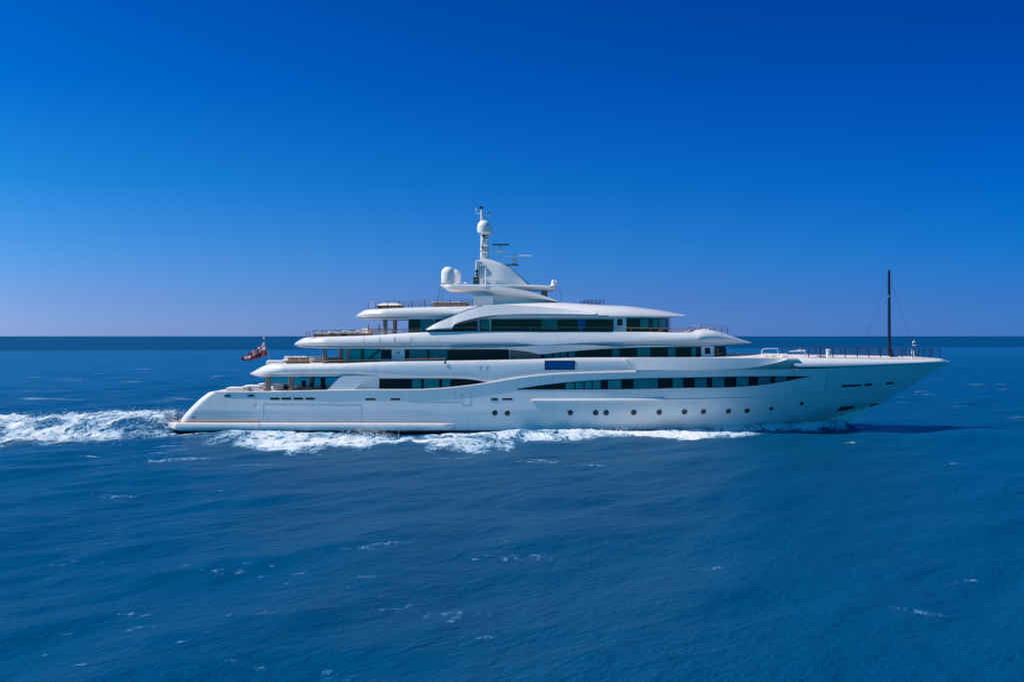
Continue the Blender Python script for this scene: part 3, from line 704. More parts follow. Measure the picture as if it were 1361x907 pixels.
sec2m = [(1.2, 0), (.62, .01), (.55, .09), (.75, .13), (.6, .22), (.2, .33), (.08, .38), (.1, .5), (.2, .66), (.3, .82), (.4, .94), (.65, 1)]
deck2 = band_blend('bridge_deck', b2_top, b2_bot, 391.2, 999, w2, lambda p: lerp_sec(lerp_sec(sec2, sec2m, float(sstep(480, 600, np.array(p)))), [(1.2, 0), (.5, .01), (.45, .06), (.5, .09), (.2, .2), (.05, .32), (.0, .46), (.1, .62), (.36, .8), (.8, .94), (1.5, 1)], float(sstep(830, 960, np.array(p)))), [M['white'], M['deck']], yacht, n=150, camber=.03)
# brow dropping from the band over the upper deck windows
for k_ in (0,):
    panel('side_brow', [(600, 462.6), (680, 461.6), (720, 459.4), (770, 458.6), (829, 462.2)], [(600, 463.6), (660, 464.2), (700, 467.5), (718.6, 471), (745, 468.4), (800, 464.2), (829, 462.9)], 600, 829, flat(5.75), 0, M['white'], deck2, n=70, rows=4, thick=.3, prof=lambda v: .35 * v)
def xsurf(wf, p0, p1):
    ps = np.linspace(p0, p1, 400); ws = np.array([wf(q) for q in ps]); X_ = (ps - CX) * (YC - ws) / FPX
    return lambda x, z: float(np.interp(x, X_, ws))
def s2(x, z):
    return w2(CX + x * FPX / (YC - 6.2))
def on_band2(p, q):
    t = (b2_bot(p) - q) / (b2_bot(p) - b2_top(p)); ins = float(np.interp(t, [a[1] for a in sec2], [a[0] for a in sec2]))
    return P(p, q, w2(p)) + Vector((0, ins - .002, 0))
def seam2(pts):
    MB().tube([on_band2(p, q) for p, q in pts], .016, seg=5).build('panel_seam', M['seam'], deck2)
for a in (483.5, 504.7, 524, 545.4): seam2([(a, q) for q in np.linspace(447, 457.4, 12)])
seam2([(p, 457.4) for p in np.linspace(483.5, 545.4, 14)])

# upper deck house -----------------------------------------------------
w_h2 = plan(5.35, 0, 968, 0, 90, 2, 2.2)
hu = band('upper_deckhouse', const(461), const(482), 505.9, 968, w_h2, house_sec, M['white'], yacht, n=60)
s_h2 = xsurf(w_h2, 506, 967.5)
rect('window_band', 506, 464.8, 520.6, 479, flat(5.35), .02, M['darkglass'], hu)
dr = rect('door', 522, 464.6, 537, 480.2, flat(5.35), .02, M['white'], hu); seam([(526, 465), (526, 480)], flat(5.37), dr); MB().box(P(529.5, 469.2, 5.43), (.22, .12, .12)).build('wall_lamp', M['black'], dr)
rect('window_band', 538, 464.8, 676.8, 479, flat(5.35), .02, M['darkglass'], hu)
for a, b_ in [(544, 568), (571, 594.5)]: rect('window', a, 465.5, b_, 478, flat(5.35), .03, M['tealglass'], hu, thick=.03)
panel('wall_panel', [(678, 464.6), (692, 465), (718.5, 470.4)], [(678, 478), (718.5, 477)], 678, 718.5, flat(5.35), .06, M['tealgrey'] if 'tealgrey' in M else M['pillar'], hu, n=16)
panel('window_band', [(718.6, 471), (740, 468.6), (770, 466), (800, 464), (829.6, 462.8), (870, 462), (931.9, 461)], [(718.6, 478), (800, 477.5), (931.9, 477)], 718.6, 931.9, s_h2, .02, M['darkglass'], hu, n=80)
wt = crv([(718.6, 471), (740, 468.6), (770, 466), (800, 464), (829.6, 462.8), (870, 462), (931.9, 461)])
for a, b_ in [(724, 733.6), (736.3, 744), (745.4, 753), (755.7, 764), (814, 823), (847, 864), (888, 897.5), (919, 925)]:
    panel('window', lambda p: wt(p) + .8, const(475.4), a, b_, s_h2, .03, M['tealglass'], hu, n=5, thick=.03)
rect('window_frame', 933, 460.5, 948.4, 477, s_h2, .05, M['white'], hu)
rect('window', 937, 462.6, 944, 470.8, s_h2, .07, M['darkglass'], hu)
rect('window_band', 949.6, 460.5, 965.5, 477, s_h2, .02, M['darkglass'], hu, n=16)
# aft pillars, glass screens and stair of the upper deck
pillar(431.5, 5.3, 462, 483, .42); pillar(463, 5.3, 462, 483, .42)
screen(434, 463.5, 505, 482, -5.1, deck2)
screen(466, 463.5, 505, 482, 4.95, deck2)
st = MB(); a, b_ = P(488, 479, 2.5), P(505, 464.5, 2.5); st.tube([a, b_], .07); st.tube([a + Vector((0, .9, 0)), b_ + Vector((0, .9, 0))], .07)
for i in range(7):
    c = a.lerp(b_, (i + .5) / 7); st.box((c.x - .05, c.y + .45, c.z), (.3, .9, .05), r=.01)
st.build('stair', M['black'], deck2)

# bridge house -----------------------------------------------------------
w_h3 = plan(5.0, 0, 891.5, 0, 70, 2, 2.3)
hbz = band('bridge_deckhouse', const(421.5), const(443), 542.6, 891.5, w_h3, house_sec, M['white'], yacht, n=60)
s_h3 = xsurf(w_h3, 543, 891.2)
rect('window_band', 542.8, 424.6, 575, 442, flat(5.0), .02, M['darkglass'], hbz)
rect('window', 558.8, 425.4, 577, 441, flat(5.0), .03, M['tealglass'], hbz, thick=.03)
rect('window_band', 578, 424.6, 815.4, 442, s_h3, .02, M['darkglass'], hbz)
for a, b_, m_ in [(639, 650, 'tealglass'), (719.8, 741, 'tealglass'), (768, 778.5, 'blueglass')]: rect('window', a, 424.6, b_, 438, s_h3, .03, M[m_], hbz, thick=.03)
for a in (636, 651.5): rect('window_frame', a - 1, 424, a + 1, 440, s_h3, .05, M['white'], hbz)
rect('window_frame', 816, 422.5, 832, 442, s_h3, .05, M['white'], hbz)
rect('window', 820.4, 424.2, 827.2, 433, s_h3, .07, M['darkglass'], hbz)
rect('window_band', 832.6, 422.8, 889.5, 442, s_h3, .02, M['darkglass'], hbz, n=30)
for a, b_ in [(851, 862), (868, 874), (876, 884)]: rect('window', a, 424.6, b_, 437, s_h3, .035, M['greyglass'] if 'greyglass' in M else M['tealglass'], hbz, thick=.03)
# sun deck roof ------------------------------------------------------------
b3_top = crv([(473.3, 419.6), (475, 417.4), (477.8, 415.4), (482, 413), (487.7, 411.3), (502.6, 410.2), (565, 408), (620, 406.8), (655, 404.5), (700, 402.4), (742, 401.6), (800, 404.6), (829.6, 405.8), (862.7, 409.4), (895.8, 414.5), (912.3, 419)])
b3_bot = crv([(473.3, 421.6), (476, 423.4), (482.7, 424.4), (520, 424.6), (600, 424.2), (813, 422.6), (879, 421.9), (907, 420.6), (912.3, 420)])
w3 = plan(5.7, 473.3, 912.3, 40, 130, 2.0, 1.9)
sec3 = [(1.2, 0), (.75, .01), (.7, .1), (.95, .14), (.45, .28), (.12, .38), (0, .5), (.05, .66), (.18, .82), (.42, .94), (.8, 1)]
sec3f = [(1.2, 0), (.3, .01), (.12, .04), (.05, .08), (.0, .14), (.08, .24), (.25, .4), (.55, .58), (.95, .75), (1.5, .9), (2.2, 1)]
deck3 = band_blend('sun_deck', b3_top, b3_bot, 473.3, 912.3, w3, lambda p: lerp_sec(sec3, sec3f, float(sstep(560, 680, np.array(p)))), [M['white'], M['deck']], yacht, n=140, camber=.02)
pillar(512, 4.7, 423, 446, .42)
# sweeping side fairing of the bridge deck
fair_top = [(566, 438.2), (580, 430), (600, 421.4), (620, 413.2), (643, 406.8), (662, 405.4), (700, 406.6), (750, 410.8), (792, 415.4)]
fair_bot = [(566, 439), (601, 439.2), (602, 437.6), (603.5, 434.6), (620, 429), (646, 424), (686, 420.6), (740, 419.3), (786, 419), (792, 418.6)]
fair = panel('side_fairing', fair_top, fair_bot, 566, 792, flat(5.78), 0, M['white'], deck3, n=110, rows=14, thick=.6, prof=lambda v: .30 - .40 * v if v > .2 else .22 - 1.0 * (.2 - v) / .2 * .75)
strip('fairing_edge', [(567, 437), (580, 429.4), (600, 420.8), (620, 412.6), (641, 406.2)], flat(5.55), 0, .06, M['seam'], fair, n=40)
strip('trim_line', [(603, 433), (622, 427), (646, 421.8), (660, 420)], flat(5.82), 0, .035, M['black'], fair, n=30)
strip('grab_rail', [(795, 420), (809, 420)], flat(5.68), 0, .04, M['black'], deck3, n=6)

# radar deck, arch and mast ---------------------------------------------------
rk = crv([(584.5, 378.4), (588, 377.9), (620, 378.2), (651, 378.8), (702, 378.6), (725, 379.6), (742, 380.6)])
rb = crv([(584.5, 379.6), (590, 383.6), (598, 386.6), (628, 387.6), (660, 386), (700, 385), (735, 386.2), (740, 384.6), (742, 382)])
def w_r(p): return plan(3.6, 584.5, 742, 16, 12, 2, 2)(p) * (1 - .28 * float(sstep(640, 700, np.array(p))))
radar_deck = band('radar_deck', rk, rb, 584.5, 742, w_r, [(.9, 0), (.4, .12), (.1, .4), (0, .65), (.04, .9), (.15, 1)], M['white'], yacht, n=60)
ap = band('arch_pedestal', [(628, 385.5), (660, 386), (690, 392.5), (712, 398.6), (727, 401.8)], [(628, 408), (700, 404), (727, 402.6)], 628.5, 727, lambda p: 2.6, house_sec, M['white'], yacht, n=20)
arm_t = [(640, 380.2), (651, 380.4), (672, 381.8), (690.5, 384.6), (719, 392), (742, 400.9)]
arm_b = [(640, 387), (655, 392.5), (672, 395.2), (690, 397.6), (719, 401), (736, 402.2), (742, 401.9)]
panel('arch_arm', arm_t, arm_b, 640, 742, flat(3.55), 0, M['white'], radar_deck, n=50, rows=8, thick=.5, prof=lambda v: -1.0 * max(0, .62 - v) / .62 - .25 * max(0, v - .62))
rect('arch_leg', 628.5, 393.5, 655.5, 407.5, flat(3.3), 0, M['white'], radar_deck, thick=.8)
MB().box((P(723.8, 389, 1.2).x, YC, P(723.8, 389, 1.2).z), (.6, 2.4, 1.0)).build('support', M['pillar'], radar_deck)
for s in (-1, 1):
    a = P(585.5, 381, 3.0); b_ = P(580.4, 402.5, 3.0); MB().tube([(a.x, YC + s * 3.0, a.z), (b_.x, YC + s * 3.0, b_.z)], .06).build('strut', M['steel'], radar_deck)
mb = MB(); a = P(743, 383, 2); b_ = P(747, 402, 2); mb.tube([a, b_], .015); mb.build('stay', M['black'], radar_deck)
def dome(name, p_, q0, q1, r, w, parent, dx=0, seg=32):
    b_ = P(p_, q1, w); t = P(p_, q0, w); h = t.z - b_.z; cz = h - r
    prof = [(r * .75, 0), (r * .8, .08), (r * .97, .12), (r, .2), (r, cz * .6)] + [(r * math.cos(a), cz + r * math.sin(a)) for a in np.linspace(0, math.pi / 2 - .04, 10)]
    return MB().lathe((b_.x + dx, YC - w, b_.z), prof, 0, seg).build(name, M['radome'], parent, smooth=50)
d1 = dome('radome', 595.6, 354.6, 378, .70, 2.3, radar_deck)
d2 = dome('radome', 604.6, 358.4, 378, .66, -2.3, radar_deck)
MB().lathe(P(618.5, 378, 1.6), [(.18, 0), (.19, .08), (.12, .17), (.02, .2)], 0, 18).build('gps_dome', M['radome'], radar_deck)
for p_, q_, w in [(623.4, 367, 1.8), (705.5, 368, 1), (712, 373, 1.2)]: MB().tube([P(p_, 379, w), P(p_, q_, w)], .02).build('whip_aerial', M['steel'], radar_deck)
# mast base
mast = band('radar_mast', [(637.6, 342.4), (645, 343.2), (652.6, 345), (666, 349), (679, 356), (692, 366.4), (704, 377.6)], [(637.6, 379.5), (704, 379.5)], 637.6, 704, lambda p: 1.55 - .5 * float(sstep(660, 704, np.array(p))), [(-.04, 0), (0, .12), (.0, .13), (.25, .45), (.55, .8), (.7, .95), (.85, 1)], M['white'], yacht, n=40)
a = P(644.2, 343.5, .6); b_ = P(644.2, 309, .6)
MB().box(((a.x), YC, (a.z + b_.z) / 2), (.95, 1.1, b_.z - a.z), r=.14, taper=.86).build('mast_column', M['white'], mast)
for q_ in (318, 327, 336): MB().box(P(644.5, q_, .62), (.7, .25, .10), r=.03).build('mast_bracket', M['radome'], mast)
MB().box(P(641, 327.8, .62), (.2, .2, .42), r=.05).build('red_sidelight', M['redlamp'], mast)
MB().box(P(639.5, 333.8, .7), (.12, .2, .12), r=.02).build('red_sidelight', M['redlamp'], mast)
for q_ in (313, 317.5): MB().box(P(643.3, q_, .63), (.24, .2, .22), r=.05).build('searchlight', M['black'], mast)
cb = P(635.8, 358, 1.0); mb = MB().box((cb.x, cb.y, cb.z), (.55, .9, 1.75), r=.06)
mb.build('ladder_trunk', M['white'], mast)
mb = MB()
for i in range(7): q_ = 349 + i * 2.9; mb.tube([P(633.3, q_, 1.48), P(638.4, q_, 1.48)], .018)
mb.build('ladder', M['black'], mast)
MB().tube([P(645.6, 353.5, 1.75), P(645.6, 378.8, 1.75)], .09).build('mast_post', M['white'], mast)
MB().box(P(642.8, 352.5, 1.75), (.62, .2, .12), r=.03).build('mast_bracket', M['radome'], mast)
gb = MB().box(P(633, 372.8, 2.2), (.62, .12, .78), r=.03).build('sidelight_board', M['green'], radar_deck, label='green starboard sidelight screen board')
mb = MB()
for p_ in (626.4, 643): mb.tube([P(p_, 378.5, 2.25), P(p_, 368, 2.25)], .025)
for q_ in (368, 372): mb.tube([P(626.4, q_, 2.25), P(643, q_, 2.25)], .022)
mb.build('guard_rail', M['steel'], radar_deck)
MB().lathe(P(633.8, 367.5, 1.7), [(.1, 0), (.11, .3), (.06, .34), (.13, .42), (.14, .62), (.05, .7)], 0, 14).build('sidelight', M['black'], radar_deck)
# upper domes and top of the mast
dome('radome', 643.1, 292.8, 310.4, .68, .75, mast); dome('radome', 646.4, 297, 314, .60, -.8, mast)
mb = MB(); c = P(644, 311.4, 0)
mb.box((c.x + .05, YC, c.z), (1.1, 3.0, .14), r=.04); mb.build('dome_shelf', M['white'], mast)
top_m = MB().tube([P(640.4, 296, 0), P(640.2, 277, 0)], .17, r1=.13).build('mast_pole', M['white'], mast)
mb = MB().tube([P(638.2, 293, .2), P(638.2, 281, .2)], .03); mb.tube([P(643.6, 293, .2), P(643, 284, .2)], .03); mb.tube([P(645.6, 293, .2), P(644.6, 284, .2)], .03); mb.build('mast_stay', M['steel'], mast)
MB().lathe(P(639.6, 277.4, 0), [(.1, 0), (.24, .03), (.25, .12), (.18, .2), (.02, .26)], 0, 18).build('mast_light', M['navy'], mast)
mb = MB(); mb.tube([P(632.8, 277, 0), P(632.8, 283.6, 0), P(640, 284.6, 0), P(652, 286.2, 0)], .045); mb.build('spreader', M['white'], mast)
MB().lathe(P(649.5, 286, 0), [(.12, 0), (.16, .06), (.13, .2), (.14, .32), (.02, .42)], 0, 14).build('mast_light', M['steel'], mast)
mb = MB(); mb.tube([P(632.8, 273.5, 0), P(629.5, 268.3, 0), P(626.3, 265.6, 0)], .015); mb.lathe(P(629.5, 268.8, 0), [(.02, -.08), (.09, -.03), (.09, .03), (.02, .1)], 0, 10); mb.lathe(P(626.2, 266.2, 0), [(.02, -.08), (.09, -.03), (.09, .03), (.02, .1)], 0, 10)
mb.build('wind_sensor', M['steel'], mast)
# two radar scanners
mb = MB(); mb.tube([P(648, 335, .2), P(669, 334, .9)], .07); mb.build('scanner_arm', M['white'], mast)
MB().lathe(P(665.6, 333.6, .9), [(.26, 0), (.26, .12), (.16, .2), (.2, .32), (.1, .5)], 0, 18).build('scanner_pedestal', M['radome'], mast)
a, b_ = P(653.8, 325.6, .9), P(677, 324.8, .9); c = (a + b_) / 2
MB().box(c, ((b_ - a).length, .22, .14), r=.04).build('radar_scanner', M['navy'], mast)
for p_, q0 in [(656.8, 327), (663.6, 336)]: MB().tube([P(p_, 347, .9), P(p_, q0, .9)], .02).build('whip_aerial', M['steel'], mast)
mb = MB(); mb.box(P(681, 352.3, .5), (1.35, .7, .14), r=.04); mb.tube([P(672, 352.6, .5), P(664, 350, .4)], .06); mb.build('scanner_shelf', M['pillar'], mast)
MB().lathe(P(683, 351.2, .5), [(.24, 0), (.27, .1), (.27, .4), (.2, .5), (.08, .6)], 0, 18).build('scanner_pedestal', M['radome'], mast)
a, b_ = P(667.5, 340.6, .6), P(707, 339.8, .4); mb = MB(); mb.box((a + b_) / 2, ((b_ - a).length, .24, .13), r=.04, rz=.10); mb.build('radar_scanner', M['radome'], mast)
hn = MB().lathe(P(735.5, 380, .8), [(.3, 0), (.3, .1), (.2, .2), (.22, .4), (.12, .6), (.02, .62)], 0, 16); hn.box(P(738.5, 376.3, .8), (.35, .3, .5), r=.08); hn.build('satellite_compass', M['radome'], radar_deck)

# railings ----------------------------------------------------------------------
def railing(path, height, n_rails, posts, mat, parent, r=.026, pr=.03, toprail=None):
    """path: list of base points (metres); posts: fractions along it"""
    L = [0]
    for a, b_ in zip(path[:-1], path[1:]): L.append(L[-1] + (b_ - a).length)
    def at(t):
        s = t * L[-1]
        for i in range(len(path) - 1):
            if s <= L[i + 1] + 1e-6: return path[i].lerp(path[i + 1], (s - L[i]) / max(1e-6, L[i + 1] - L[i]))
        return path[-1].copy()
    mb = MB(); up = Vector((0, 0, height))
    pts = [at(i / 40) for i in range(41)]
    for k in range(n_rails):
        hh = height * (1 - k / max(1, n_rails)); mb.tube([q + Vector((0, 0, hh)) for q in pts], r if k == 0 else r * .6, 0 if k == 0 else 1, seg=6)
    o = mb.build('railing', [toprail or mat, mat], parent)
    for t in posts:
        q = at(t); MB().tube([q - Vector((0, 0, .05)), q + up], pr, seg=6).build('post', mat, o)
    return o
def both(pts, far=True):
    a = [P(p_, q_, w) for p_, q_, w in pts]
    return [a, [Vector((v.x, 2 * YC - v.y, v.z)) for v in a]]
# sun deck aft
for path in both([(489.5, 410.6, 4.6), (500, 410.2, 5.1), (565, 408, 5.1), (628, 406.6, 5.1)]): railing(path, .66, 3, [0, .08, .2, .31, .43, .55, .67, .79, .9, 1], M['raildark'], deck3, toprail=M['pillar'])
for path in both([(776, 404, 3.4), (803, 405, 3.4)]): railing(path, .4, 3, [0, .2, .4, .6, .8, 1], M['raildark'], deck3)
# bridge deck aft and forward
for path in both([(407, 448.6, 5.0), (414, 448, 5.45), (484, 446.2, 5.5)]): railing(path, .58, 3, [0, .09, .18, .3, .46, .62, .8, 1], M['raildark'], deck2)
for path in both([(484, 445.5, 5.5), (560, 441.5, 5.4)]): railing(path, .38, 2, [0, .25, .5, .78, 1], M['steel'], deck2, toprail=M['teak'])
for path in both([(604, 439.6, 5.6), (780, 439.5, 5.6), (862, 440.4, 5.2), (932, 441.5, 3.6)]): railing(path, .30, 1, [.1, .3, .5, .7, .78, .86, .94], M['steel'], deck2, toprail=M['teak'], r=.04)
for path in both([(932, 442, 3.6), (967, 443.8, 1.6)]): railing(path, .72, 2, [0, .5, 1], M['raildark'], deck2, toprail=M['teak'])
# upper deck side rail
for path in both([(425, 483.6, 6.0), (506, 481.4, 6.0), (592, 480.2, 6.0)]): railing(path, .24, 1, [.05, .3, .45, .6, .8, 1], M['steel'], deck1, toprail=M['teak'], r=.042)
# bow rails: starboard and port
def wdeck(p): return max(.3, wb(p) - 1.15)
for sgn, pl, hgt in ((1, [1074.6, 1090.5, 1107, 1123.3, 1139.4, 1155, 1170.5, 1184, 1199, 1213, 1227, 1238.5, 1249.4], .86), (-1, [1040, 1052, 1068, 1084.5, 1101, 1117.4, 1134, 1151, 1168.5, 1185.4, 1202.7, 1220.5, 1236], .86)):
    path = []
    for p_ in (pl if sgn > 0 else pl):
        w = wdeck(max(p_, 1058)) if p_ > 1058 else s1(*px(p_, 476, 112)) - 1.0
        v = P(p_, 474.7 if p_ < 1175 else 475.2, w)
        if sgn < 0: v = Vector((v.x * (YC + w) / (YC - w), YC + w, v.z))
        path.append(v)
    L = [0]
    for a, b_ in zip(path[:-1], path[1:]): L.append(L[-1] + (b_ - a).length)
    railing(path, hgt, 4, [l_ / L[-1] for l_ in L], M['raildark'], bow, r=.032, pr=.05)
# foremast with its stays
fm0 = P(1182, 476, 0); fm0.z -= .1; fmt = P(1181.6, 362, 0)
fmast = MB().tube([fm0, fm0.lerp(fmt, .5), fmt], .17, r1=.13, seg=14).build('foremast', M['navy'], yacht)
MB().lathe(fmt, [(.13, 0), (.16, .03), (.16, .12), (.05, .16), (.03, .4)], 0, 12).build('mast_cap', M['black'], fmast)
for p_, q_, w in [(1143, 474, 0), (1219, 477, 0)]:
    b_ = P(p_, q_, 0); b_.y = YC - w; MB().tube([fmt - Vector((0, 0, .3)), b_], .012, seg=5).build('stay', M['raildark'], fmast)
mb = MB(); mb.lathe(P(1185, 473.5, .2), [(.22, 0), (.2, .2), (.12, .35), (.17, .5), (.02, .6)], 0, 12); mb.build('winch', M['navy'], fmast)
MB().box(P(1181.4, 394, .2), (.22, .2, .25), r=.05).build('mast_light', M['steel'], fmast)
# white fittings on the foredeck
bs = MB().tube([P(1213.3, 477, .3), P(1213.6, 451, .3)], .025).build('bow_staff', M['raildark'], bow)
mb = MB(); mb.tube([P(1212.4, 477, .35), P(1212, 470, .35), P(1212.8, 463.5, .35)], .10, r1=.04); mb.tube([P(1214.4, 475, .35), P(1214.4, 466.5, .35)], .09); mb.build('bow_light', M['radome'], bs)
mb = MB(); lp = [P(1213.2 + a_, b2_, .36) for a_, b2_ in [(0, 459.2), (-.2, 456), (1.8, 453.4), (3.4, 455.6), (4.2, 458.8), (2.2, 459.6), (0, 459.2)]]; mb.tube(lp, .07); mb.build('bow_ring', M['radome'], bs)
MB().lathe(P(1100.6, 476, 1.8), [(.2, 0), (.2, .72), (.24, .74), (.24, .84), (.1, .9)], 0, 16).build('mooring_post', M['radome'], bow)
mb = MB(); c1_, c2_ = 2.0, 2.0
mb.tube([P(1012.4, 475.5, 2), P(1012.4, 466.6, 2), P(1015, 463.8, 2), P(1033.5, 463.4, 2), P(1034, 475, 2)], .04); mb.build('hatch_rail', M['radome'], deck1)
mb = MB(); mb.tube([P(1049, 467.6, 1.4), P(1062, 466.6, 1.4), P(1070, 466.6, 1.4)], .04, r1=.1); mb.tube([P(1069.6, 476, 1.4), P(1069.6, 466.6, 1.4)], .06); mb.box(P(1064, 466.2, 1.4), (.35, .3, .18)); mb.build('deck_crane', M['radome'], deck1)
for p_, q_ in [(1017, 474), (1026, 473.6), (1041, 474)]: MB().box(P(p_, q_ + .6, 3.6), (.6, 1.2, .26), r=.06).build('deck_hatch', M['deck'], deck1)
MB().box(P(1091, 474.6, 2.6), (.9, .7, .22), r=.06).build('windlass', M['pillar'], bow)
cw = MB(); cw.box(P(936, 439, 2.6), (.9, 1.4, .26), r=.1); cw.build('searchlight', M['white'], deck2)
# flagstaff
fs0, fs1 = P(360.6, 485.5, .8), P(350.7, 450.2, .8)
fstaff = MB().tube([fs0, fs1], .05, r1=.035).build('flagstaff', M['steel'], deck1)
MB().lathe(fs1, [(.03, -.03), (.08, .03), (.08, .1), (.02, .16)], 0, 10).build('truck', M['radome'], fstaff)

# ================================================================== things on board
# red ensign, streaming aft from its staff
def flag():
    U, V = 64, 36; v = []; f = []; m = []
    top = crv([(0, 0), (.3, .23), (.6, .5), (.85, .80), (1, .98)]); hoist_t = P(350.9, 454, .85); hoist_b = P(355.6, 471.6, .85); fly = P(320.8, 477.4, 1.5)
    ft_ = [P(350.9, 454, .85), P(343, 462, .7), P(336, 466.3, 1.2), P(328.5, 470.8, .9), P(321.4, 475.6, 1.4)]
    fb2 = [P(355.6, 471.6, .85), P(347, 475, 1.0), P(338, 478, .7), P(330, 479.3, 1.25), P(321, 479.4, 1.3)]
    def pl(L, u):
        s = u * (len(L) - 1); i = min(int(s), len(L) - 2); t = s - i; a, b_, c_, d_ = L[max(i - 1, 0)], L[i], L[i + 1], L[min(i + 2, len(L) - 1)]
        return .5 * ((2 * b_) + (c_ - a) * t + (2 * a - 5 * b_ + 4 * c_ - d_) * t * t + (3 * b_ - a - 3 * c_ + d_) * t ** 3)
    for j in range(V + 1):
        for i in range(U + 1):
            u, w = i / U, j / V; a = pl(ft_, u).lerp(pl(fb2, u), w); a.y += .16 * math.sin(u * 11 + w * 1.6) * u ** .5 + .05 * math.sin(u * 23 - w * 4); v.append(a)
    for j in range(V):
        for i in range(U):
            k = j * (U + 1) + i; f.append((k, k + 1, k + U + 2, k + U + 1)); u, w = (i + .5) / U, (j + .5) / V; c_ = 0
            if u < .56 and w < .55:
                a, b_ = u / .56 - .5, w / .55 - .5; c_ = 1                           # the union in the canton
                dg = min(abs(a - b_), abs(a + b_)) * .7
                if dg < .10: c_ = 2
                if dg < .035: c_ = 0
                if abs(a) < .12 or abs(b_) < .17: c_ = 2
                if abs(a) < .065 or abs(b_) < .10: c_ = 0
            elif ((u - .76) / .115) ** 2 + ((w - .5) / .25) ** 2 < 1: c_ = 2       # white badge disc on the fly
            m.append(c_)
    return mesh_obj('ensign', v, f, [M['red'], M['flagblue'], M['flagwhite']], None, m, smooth=60)
fl = flag(); props(fl, 'red ensign with a white disc streaming aft from the stern flagstaff', 'flag')

def sunbed(loc, L, label, rz=0, wd=1.3, h=.34, base='wicker', group='sunbeds on the aft decks'):
    t = empty('sunbed', loc, label, 'sunbed', group, rz)
    MB().box((0, 0, h * .3), (L, wd, h * .6), r=.03).build('base', M[base], t)
    MB().box((-.1 * L, 0, h * .8), (L * .76, wd * .96, h * .42), r=.05).build('mattress', M['cushion'], t)
    MB().box((.38 * L, 0, h * 1.0), (L * .24, wd * .96, h * .5), r=.05, shear=-.25).build('headrest', M['cushion'], t)
    return t
def chair(loc, label, rz=0, mat='taupe', h=1.05, group='dining chairs on the aft decks'):
    t = empty('deck_chair', loc, label, 'chair', group, rz)
    MB().box((0, 0, .44), (.5, .5, .1), r=.03).build('seat', M[mat], t)
    MB().box((-.24, 0, .49 + (h - .45) / 2), (.09, .48, h - .45), r=.035, shear=-.08).build('backrest', M[mat], t)
    for a in (-1, 1):
        for b_ in (-1, 1): MB().tube([(.2 * a, .2 * b_, 0), (.19 * a, .19 * b_, .42)], .022, seg=6).build('leg', M['wicker'], t)
        MB().box((0, .24 * a, .62), (.42, .05, .05), r=.015).build('armrest', M[mat], t)
    return t
def sofa(loc, L, label, base='wicker', cush='cushion', rz=0, h=.75, group='sofas on the aft decks'):
    t = empty('deck_sofa', loc, label, 'sofa', group, rz)
    MB().box((0, 0, .15), (L, .9, .3), r=.04).build('base', M[base], t)
    n = max(1, int(L / .8))
    for i in range(n):
        x = -L / 2 + L / n * (i + .5)
        MB().box((x, -.06, .37), (L / n - .04, .72, .16), r=.05).build('seat_cushion', M[cush], t)
        MB().box((x, .36, .3 + (h - .3) / 2), (L / n - .04, .16, h - .3), r=.05).build('back_cushion', M[cush], t)
    return t
def table(loc, L, label, wd=1.1, h=.74, mat='teak', group=None):
    t = empty('deck_table', loc, label, 'table', group)
    MB().box((0, 0, h - .03), (L, wd, .06), r=.015).build('tabletop', M[mat], t)
    for a in (-1, 1): MB().lathe((a * L * .28, 0, 0), [(.22, 0), (.2, .04), (.06, .08), (.06, h - .1), (.16, h - .06)], 0, 14).build('pedestal', M['steel'], t)
    return t
def at(p_, q_, w, dz=0):
    v = P(p_, q_, w); v.z += dz; return v
# upper deck, open aft end (deck top follows the band top)
sunbed(at(371, 484.3, 3.9, -.05), 2.2, 'wide white sunbed at the stern end of the upper deck beside the flagstaff', wd=1.8, h=.42, base='cushion')
sunbed(at(370, 484.0, 1.2, -.05), 2.2, 'white sunbed behind the flagstaff, second from the near side', wd=1.5, h=.42, base='cushion')
sofa(at(396, 484.2, 4.6, -.05), 2.2, 'dark wicker sofa with taupe cushions forward of the white sunbed on the upper deck', cush='taupe', h=.72)
sofa(at(404, 484.2, .8, -.05), 4.2, 'long white sofa across the middle of the upper aft deck behind the dark sofa', h=.85)
table(at(412, 484, 3.0, -.05), 1.3, 'low white table between the dark sofa and the first grey pillar of the upper deck', h=.55, mat='cushion')
sofa(at(444, 483, 4.3, -.05), 1.8, 'taupe sofa beside the tinted glass screen on the upper deck', cush='taupe', h=.62)
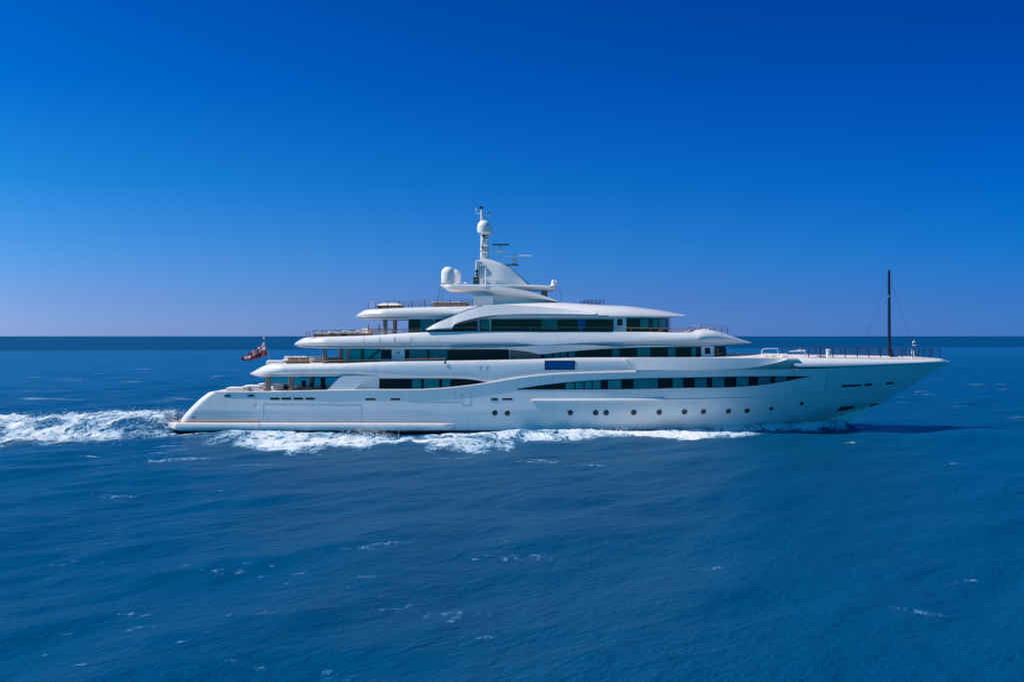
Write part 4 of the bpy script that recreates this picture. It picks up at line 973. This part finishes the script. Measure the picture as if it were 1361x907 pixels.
# bridge deck, open aft end
sunbed(at(431, 447.6, 4.4, -.05), 2.0, 'aftmost wicker sunbed with white mattress behind the bridge deck railing', wd=.9, h=.46)
sunbed(at(449, 447.2, 4.3, -.05), 2.0, 'middle wicker sunbed with white mattress behind the bridge deck railing', wd=.9, h=.48)
sunbed(at(468, 446.9, 4.3, -.05), 2.0, 'forward wicker sunbed of three behind the bridge deck railing', wd=.9, h=.5)
chair(at(493, 446, 3.6, -.1), 'high backed taupe chair at the aft end of the bridge deck dining table', h=1.15)
chair(at(507.5, 446, 3.6, -.1), 'high backed taupe chair beside the pale pillar on the bridge deck', h=1.15)
table(at(510, 446, 2.6, -.1), 3.0, 'long dining table under the sun deck overhang', h=.74, mat='taupe', wd=1.4)
sofa(at(488, 446, 1.0, -.1), 1.2, 'small white sofa behind the taupe chair on the bridge deck', h=.8)
# sun deck
sp_ = empty('sun_pad', at(519, 409.6, 3.6, -.06), 'white round topped sun pad behind the aft sun deck railing', 'sun pad')
MB().box((0, 0, .16), (2.5, 2.2, .32), r=.05).build('base', M['wicker'], sp_)
MB().box((0, 0, .42), (2.6, 2.3, .24), r=.08, taper=.6).build('cushion', M['cushion'], sp_)
bt = empty('bar_counter', at(599, 407.4, 2.6, -.06), 'long low taupe bar counter with white top on the sun deck behind the railing', 'bar counter')
MB().box((0, 0, .22), (3.6, .8, .44), r=.04).build('counter', M['taupe'], bt)
MB().box((0, 0, .47), (3.8, .95, .07), r=.02).build('countertop', M['cushion'], bt)
# main deck, open aft end
sunbed(at(318, 521, 4.6, -.1), 2.2, 'pale sunbed on the open main deck nearest the sloping stern', wd=1.8, h=.55, base='deck')
sunbed(at(340, 521, 4.0, -.1), 2.0, 'pale sunbed just aft of the first grey pillar on the main deck', wd=1.8, h=.75, base='deck')
sofa(at(369, 521, 3.6, -.1), 1.1, 'short white sofa just forward of the first grey pillar on the main deck', h=.95, base='taupe')
sofa(at(381, 521, 2.0, -.1), 1.5, 'dark sofa behind the second grey pillar on the main deck', cush='charcoal', h=.8)
table(at(398, 521, 1.8, -.1), 2.6, 'teak dining table on the covered main deck between the sofas and the chairs', mat='teak')
sofa(at(410, 521, 4.6, -.1), 2.6, 'low brown wicker sofa on the main deck between the grey pillars and the white fin', cush='taupe', h=.6)
chair(at(404.5, 521, 3.4, -.1), 'charcoal chair between the second and third pillars of the main deck', mat='charcoal', h=1.2, rz=1.57)
chair(at(415, 521, 3.2, -.1), 'charcoal chair next to the white fin of the main deck', mat='charcoal', h=.95, rz=1.57)
chair(at(430, 521, 2.2, -.1), 'tall charcoal chair half hidden by the white fin of the main deck', mat='charcoal', h=1.5, rz=1.57)
